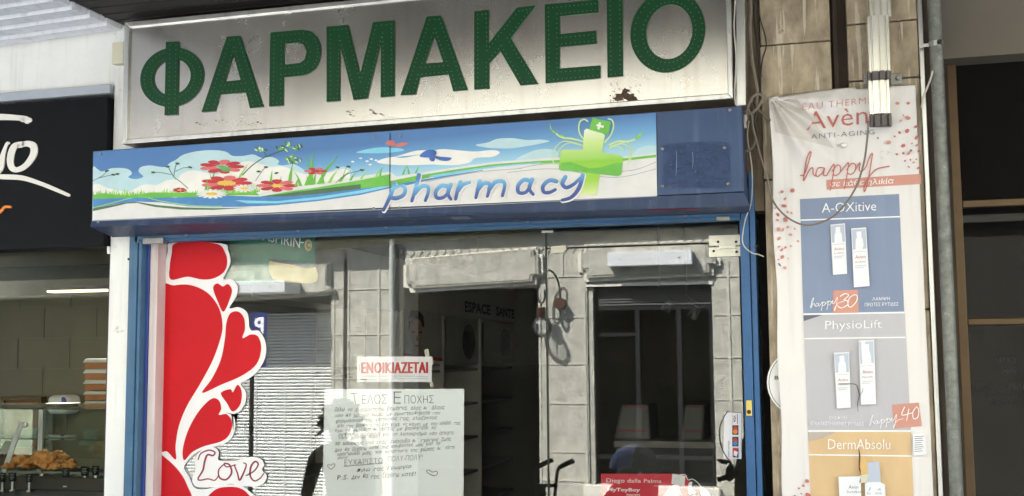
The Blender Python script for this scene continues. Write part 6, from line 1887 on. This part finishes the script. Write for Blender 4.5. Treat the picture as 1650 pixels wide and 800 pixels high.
# person sitting on a bench at the kerb
PYs = -1.95
hx = mir(546, 682, PYs).x
hz = mir(528, 684, PYs).z
bn2 = thing('bench', 'low dark bench standing on the pavement in front of the shop', 'bench', (hx+0.1, PYs-0.1, 0.12))
MB().box(hx-0.5, hx+0.8, PYs-0.25, PYs+0.12, hz-0.76, hz-0.71, M['opp_frame']).build('seat', bn2, bevel=0.01)
for x in (hx-0.4, hx+0.7):
    MB().box(x-0.03, x+0.03, PYs-0.2, PYs+0.08, 0.121, hz-0.761, M['black_metal']).build('leg', bn2, bevel=0.005)
CLO = mat('black_clothes', (18, 18, 20), 0.9); SKN = mat('skin', (176, 126, 100), 0.55)
def person():
    H = Vector((hx, PYs, hz))
    J = {'pelvis': (0.03, -0.05, -0.63), 'belly': (0.03, -0.03, -0.48), 'chest': (0.02, -0.01, -0.32), 'collar': (0.01, 0, -0.19), 'neck': (0.005, 0.01, -0.12), 'chin': (0, 0.03, -0.06), 'head': (0, 0.02, 0.02), 'crown': (0, 0.01, 0.09),
         'sh_a': (-0.17, 0, -0.22), 'el_a': (-0.22, 0.05, -0.48), 'wr_a': (-0.12, 0.24, -0.56), 'ha_a': (-0.07, 0.31, -0.57), 'sh_b': (0.20, 0, -0.22), 'el_b': (0.25, 0.05, -0.48), 'wr_b': (0.16, 0.24, -0.56), 'ha_b': (0.11, 0.31, -0.57),
         'hip_a': (-0.07, -0.02, -0.64), 'kn_a': (-0.10, 0.40, -0.62), 'an_a': (-0.10, 0.40, -hz+0.21), 'to_a': (-0.11, 0.55, -hz+0.165), 'hip_b': (0.13, -0.02, -0.64), 'kn_b': (0.16, 0.40, -0.62), 'an_b': (0.16, 0.38, -hz+0.21), 'to_b': (0.18, 0.53, -hz+0.165)}
    r = {'pelvis': .14, 'belly': .13, 'chest': .145, 'collar': .09, 'neck': .052, 'chin': .06, 'head': .085, 'crown': .06, 'sh_a': .065, 'el_a': .045, 'wr_a': .03, 'ha_a': .034, 'hip_a': .095, 'kn_a': .062, 'an_a': .042, 'to_a': .038}
    for k in list(r):
        if k.endswith('_a'): r[k[:-1]+'b'] = r[k]
    names = list(J)
    E_ = [('pelvis', 'belly'), ('belly', 'chest'), ('chest', 'collar'), ('collar', 'neck'), ('neck', 'chin'), ('chin', 'head'), ('head', 'crown')]
    for s in 'ab':
        E_ += [('collar', 'sh_'+s), ('sh_'+s, 'el_'+s), ('el_'+s, 'wr_'+s), ('wr_'+s, 'ha_'+s), ('pelvis', 'hip_'+s), ('hip_'+s, 'kn_'+s), ('kn_'+s, 'an_'+s), ('an_'+s, 'to_'+s)]
    me = bpy.data.meshes.new('person')
    me.from_pydata([Vector(J[k]) for k in names], [(names.index(a), names.index(b)) for a, b in E_], [])
    o = bpy.data.objects.new('person', me)
    COL.objects.link(o); o.location = H
    me.materials.append(CLO)
    md = o.modifiers.new('skin', 'SKIN')
    if not me.skin_vertices: me.attributes.new
    lay = me.skin_vertices[0] if len(me.skin_vertices) else None
    if lay is None:
        bpy.context.view_layer.objects.active = o
        o.select_set(True)
        bpy.ops.object.modifier_remove(modifier='skin')
        bpy.ops.object.modifier_add(type='SKIN')
        lay = me.skin_vertices[0]
    for i, k in enumerate(names):
        lay.data[i].radius = (r[k], r[k]*(0.75 if k in ('chest', 'belly') else 1))
        lay.data[i].use_root = (k == 'pelvis')
    sb = o.modifiers.new('smooth', 'SUBSURF'); sb.levels = 2; sb.render_levels = 2
    ORG[o.name] = H
    tag(o, 'seated person in black clothes with curly dark hair mirrored beside the handwritten letter', 'person')
    hm = MB(); rg = random.Random(4)
    hr_ = mat('dark_curly_hair', (26, 20, 18), 0.8)
    for k in range(90):
        a, b = rg.uniform(0, 6.28), rg.uniform(-0.4, 1.57)
        d = Vector((math.cos(a)*math.cos(b), math.sin(a)*math.cos(b)-0.25, math.sin(b)))
        p = H+Vector((0, 0.01, 0.03))+d*0.075
        hm.tube(cat_rom([p, p+d*0.04+Vector((rg.uniform(-.03, .03), rg.uniform(-.03, .03), rg.uniform(-.03, .02))), p+d*0.075+Vector((rg.uniform(-.05, .05), rg.uniform(-.05, .05), rg.uniform(-.06, .01)))], False, 3), [0.03, 0.028, 0.024, 0.02, 0.016, 0.01, 0.004], hr_, 5)
    hm.build('hair', o)
    fm2 = MB()
    fc = H+Vector((0, 0.1, 0.0))
    for s in (-1, 1):
        fm2.lathe((fc.x+s*0.03, fc.y-0.005, fc.z+0.015), [(0.003, 0.012), (0.010, 0.008), (0.012, 0.0)], M['opp_frame'], 10, 'y')
    fm2.prism([fc+Vector((-0.012, 0, -0.03)), fc+Vector((0.012, 0, -0.03)), fc+Vector((0, -0.005, 0.02))], (0, 0.02, 0), SKN)
    fm2.box(fc.x-0.022, fc.x+0.022, fc.y-0.02, fc.y+0.0, fc.z-0.058, fc.z-0.05, mat('lips', (140, 70, 66), 0.5))
    fm2.build('face', o)
person()
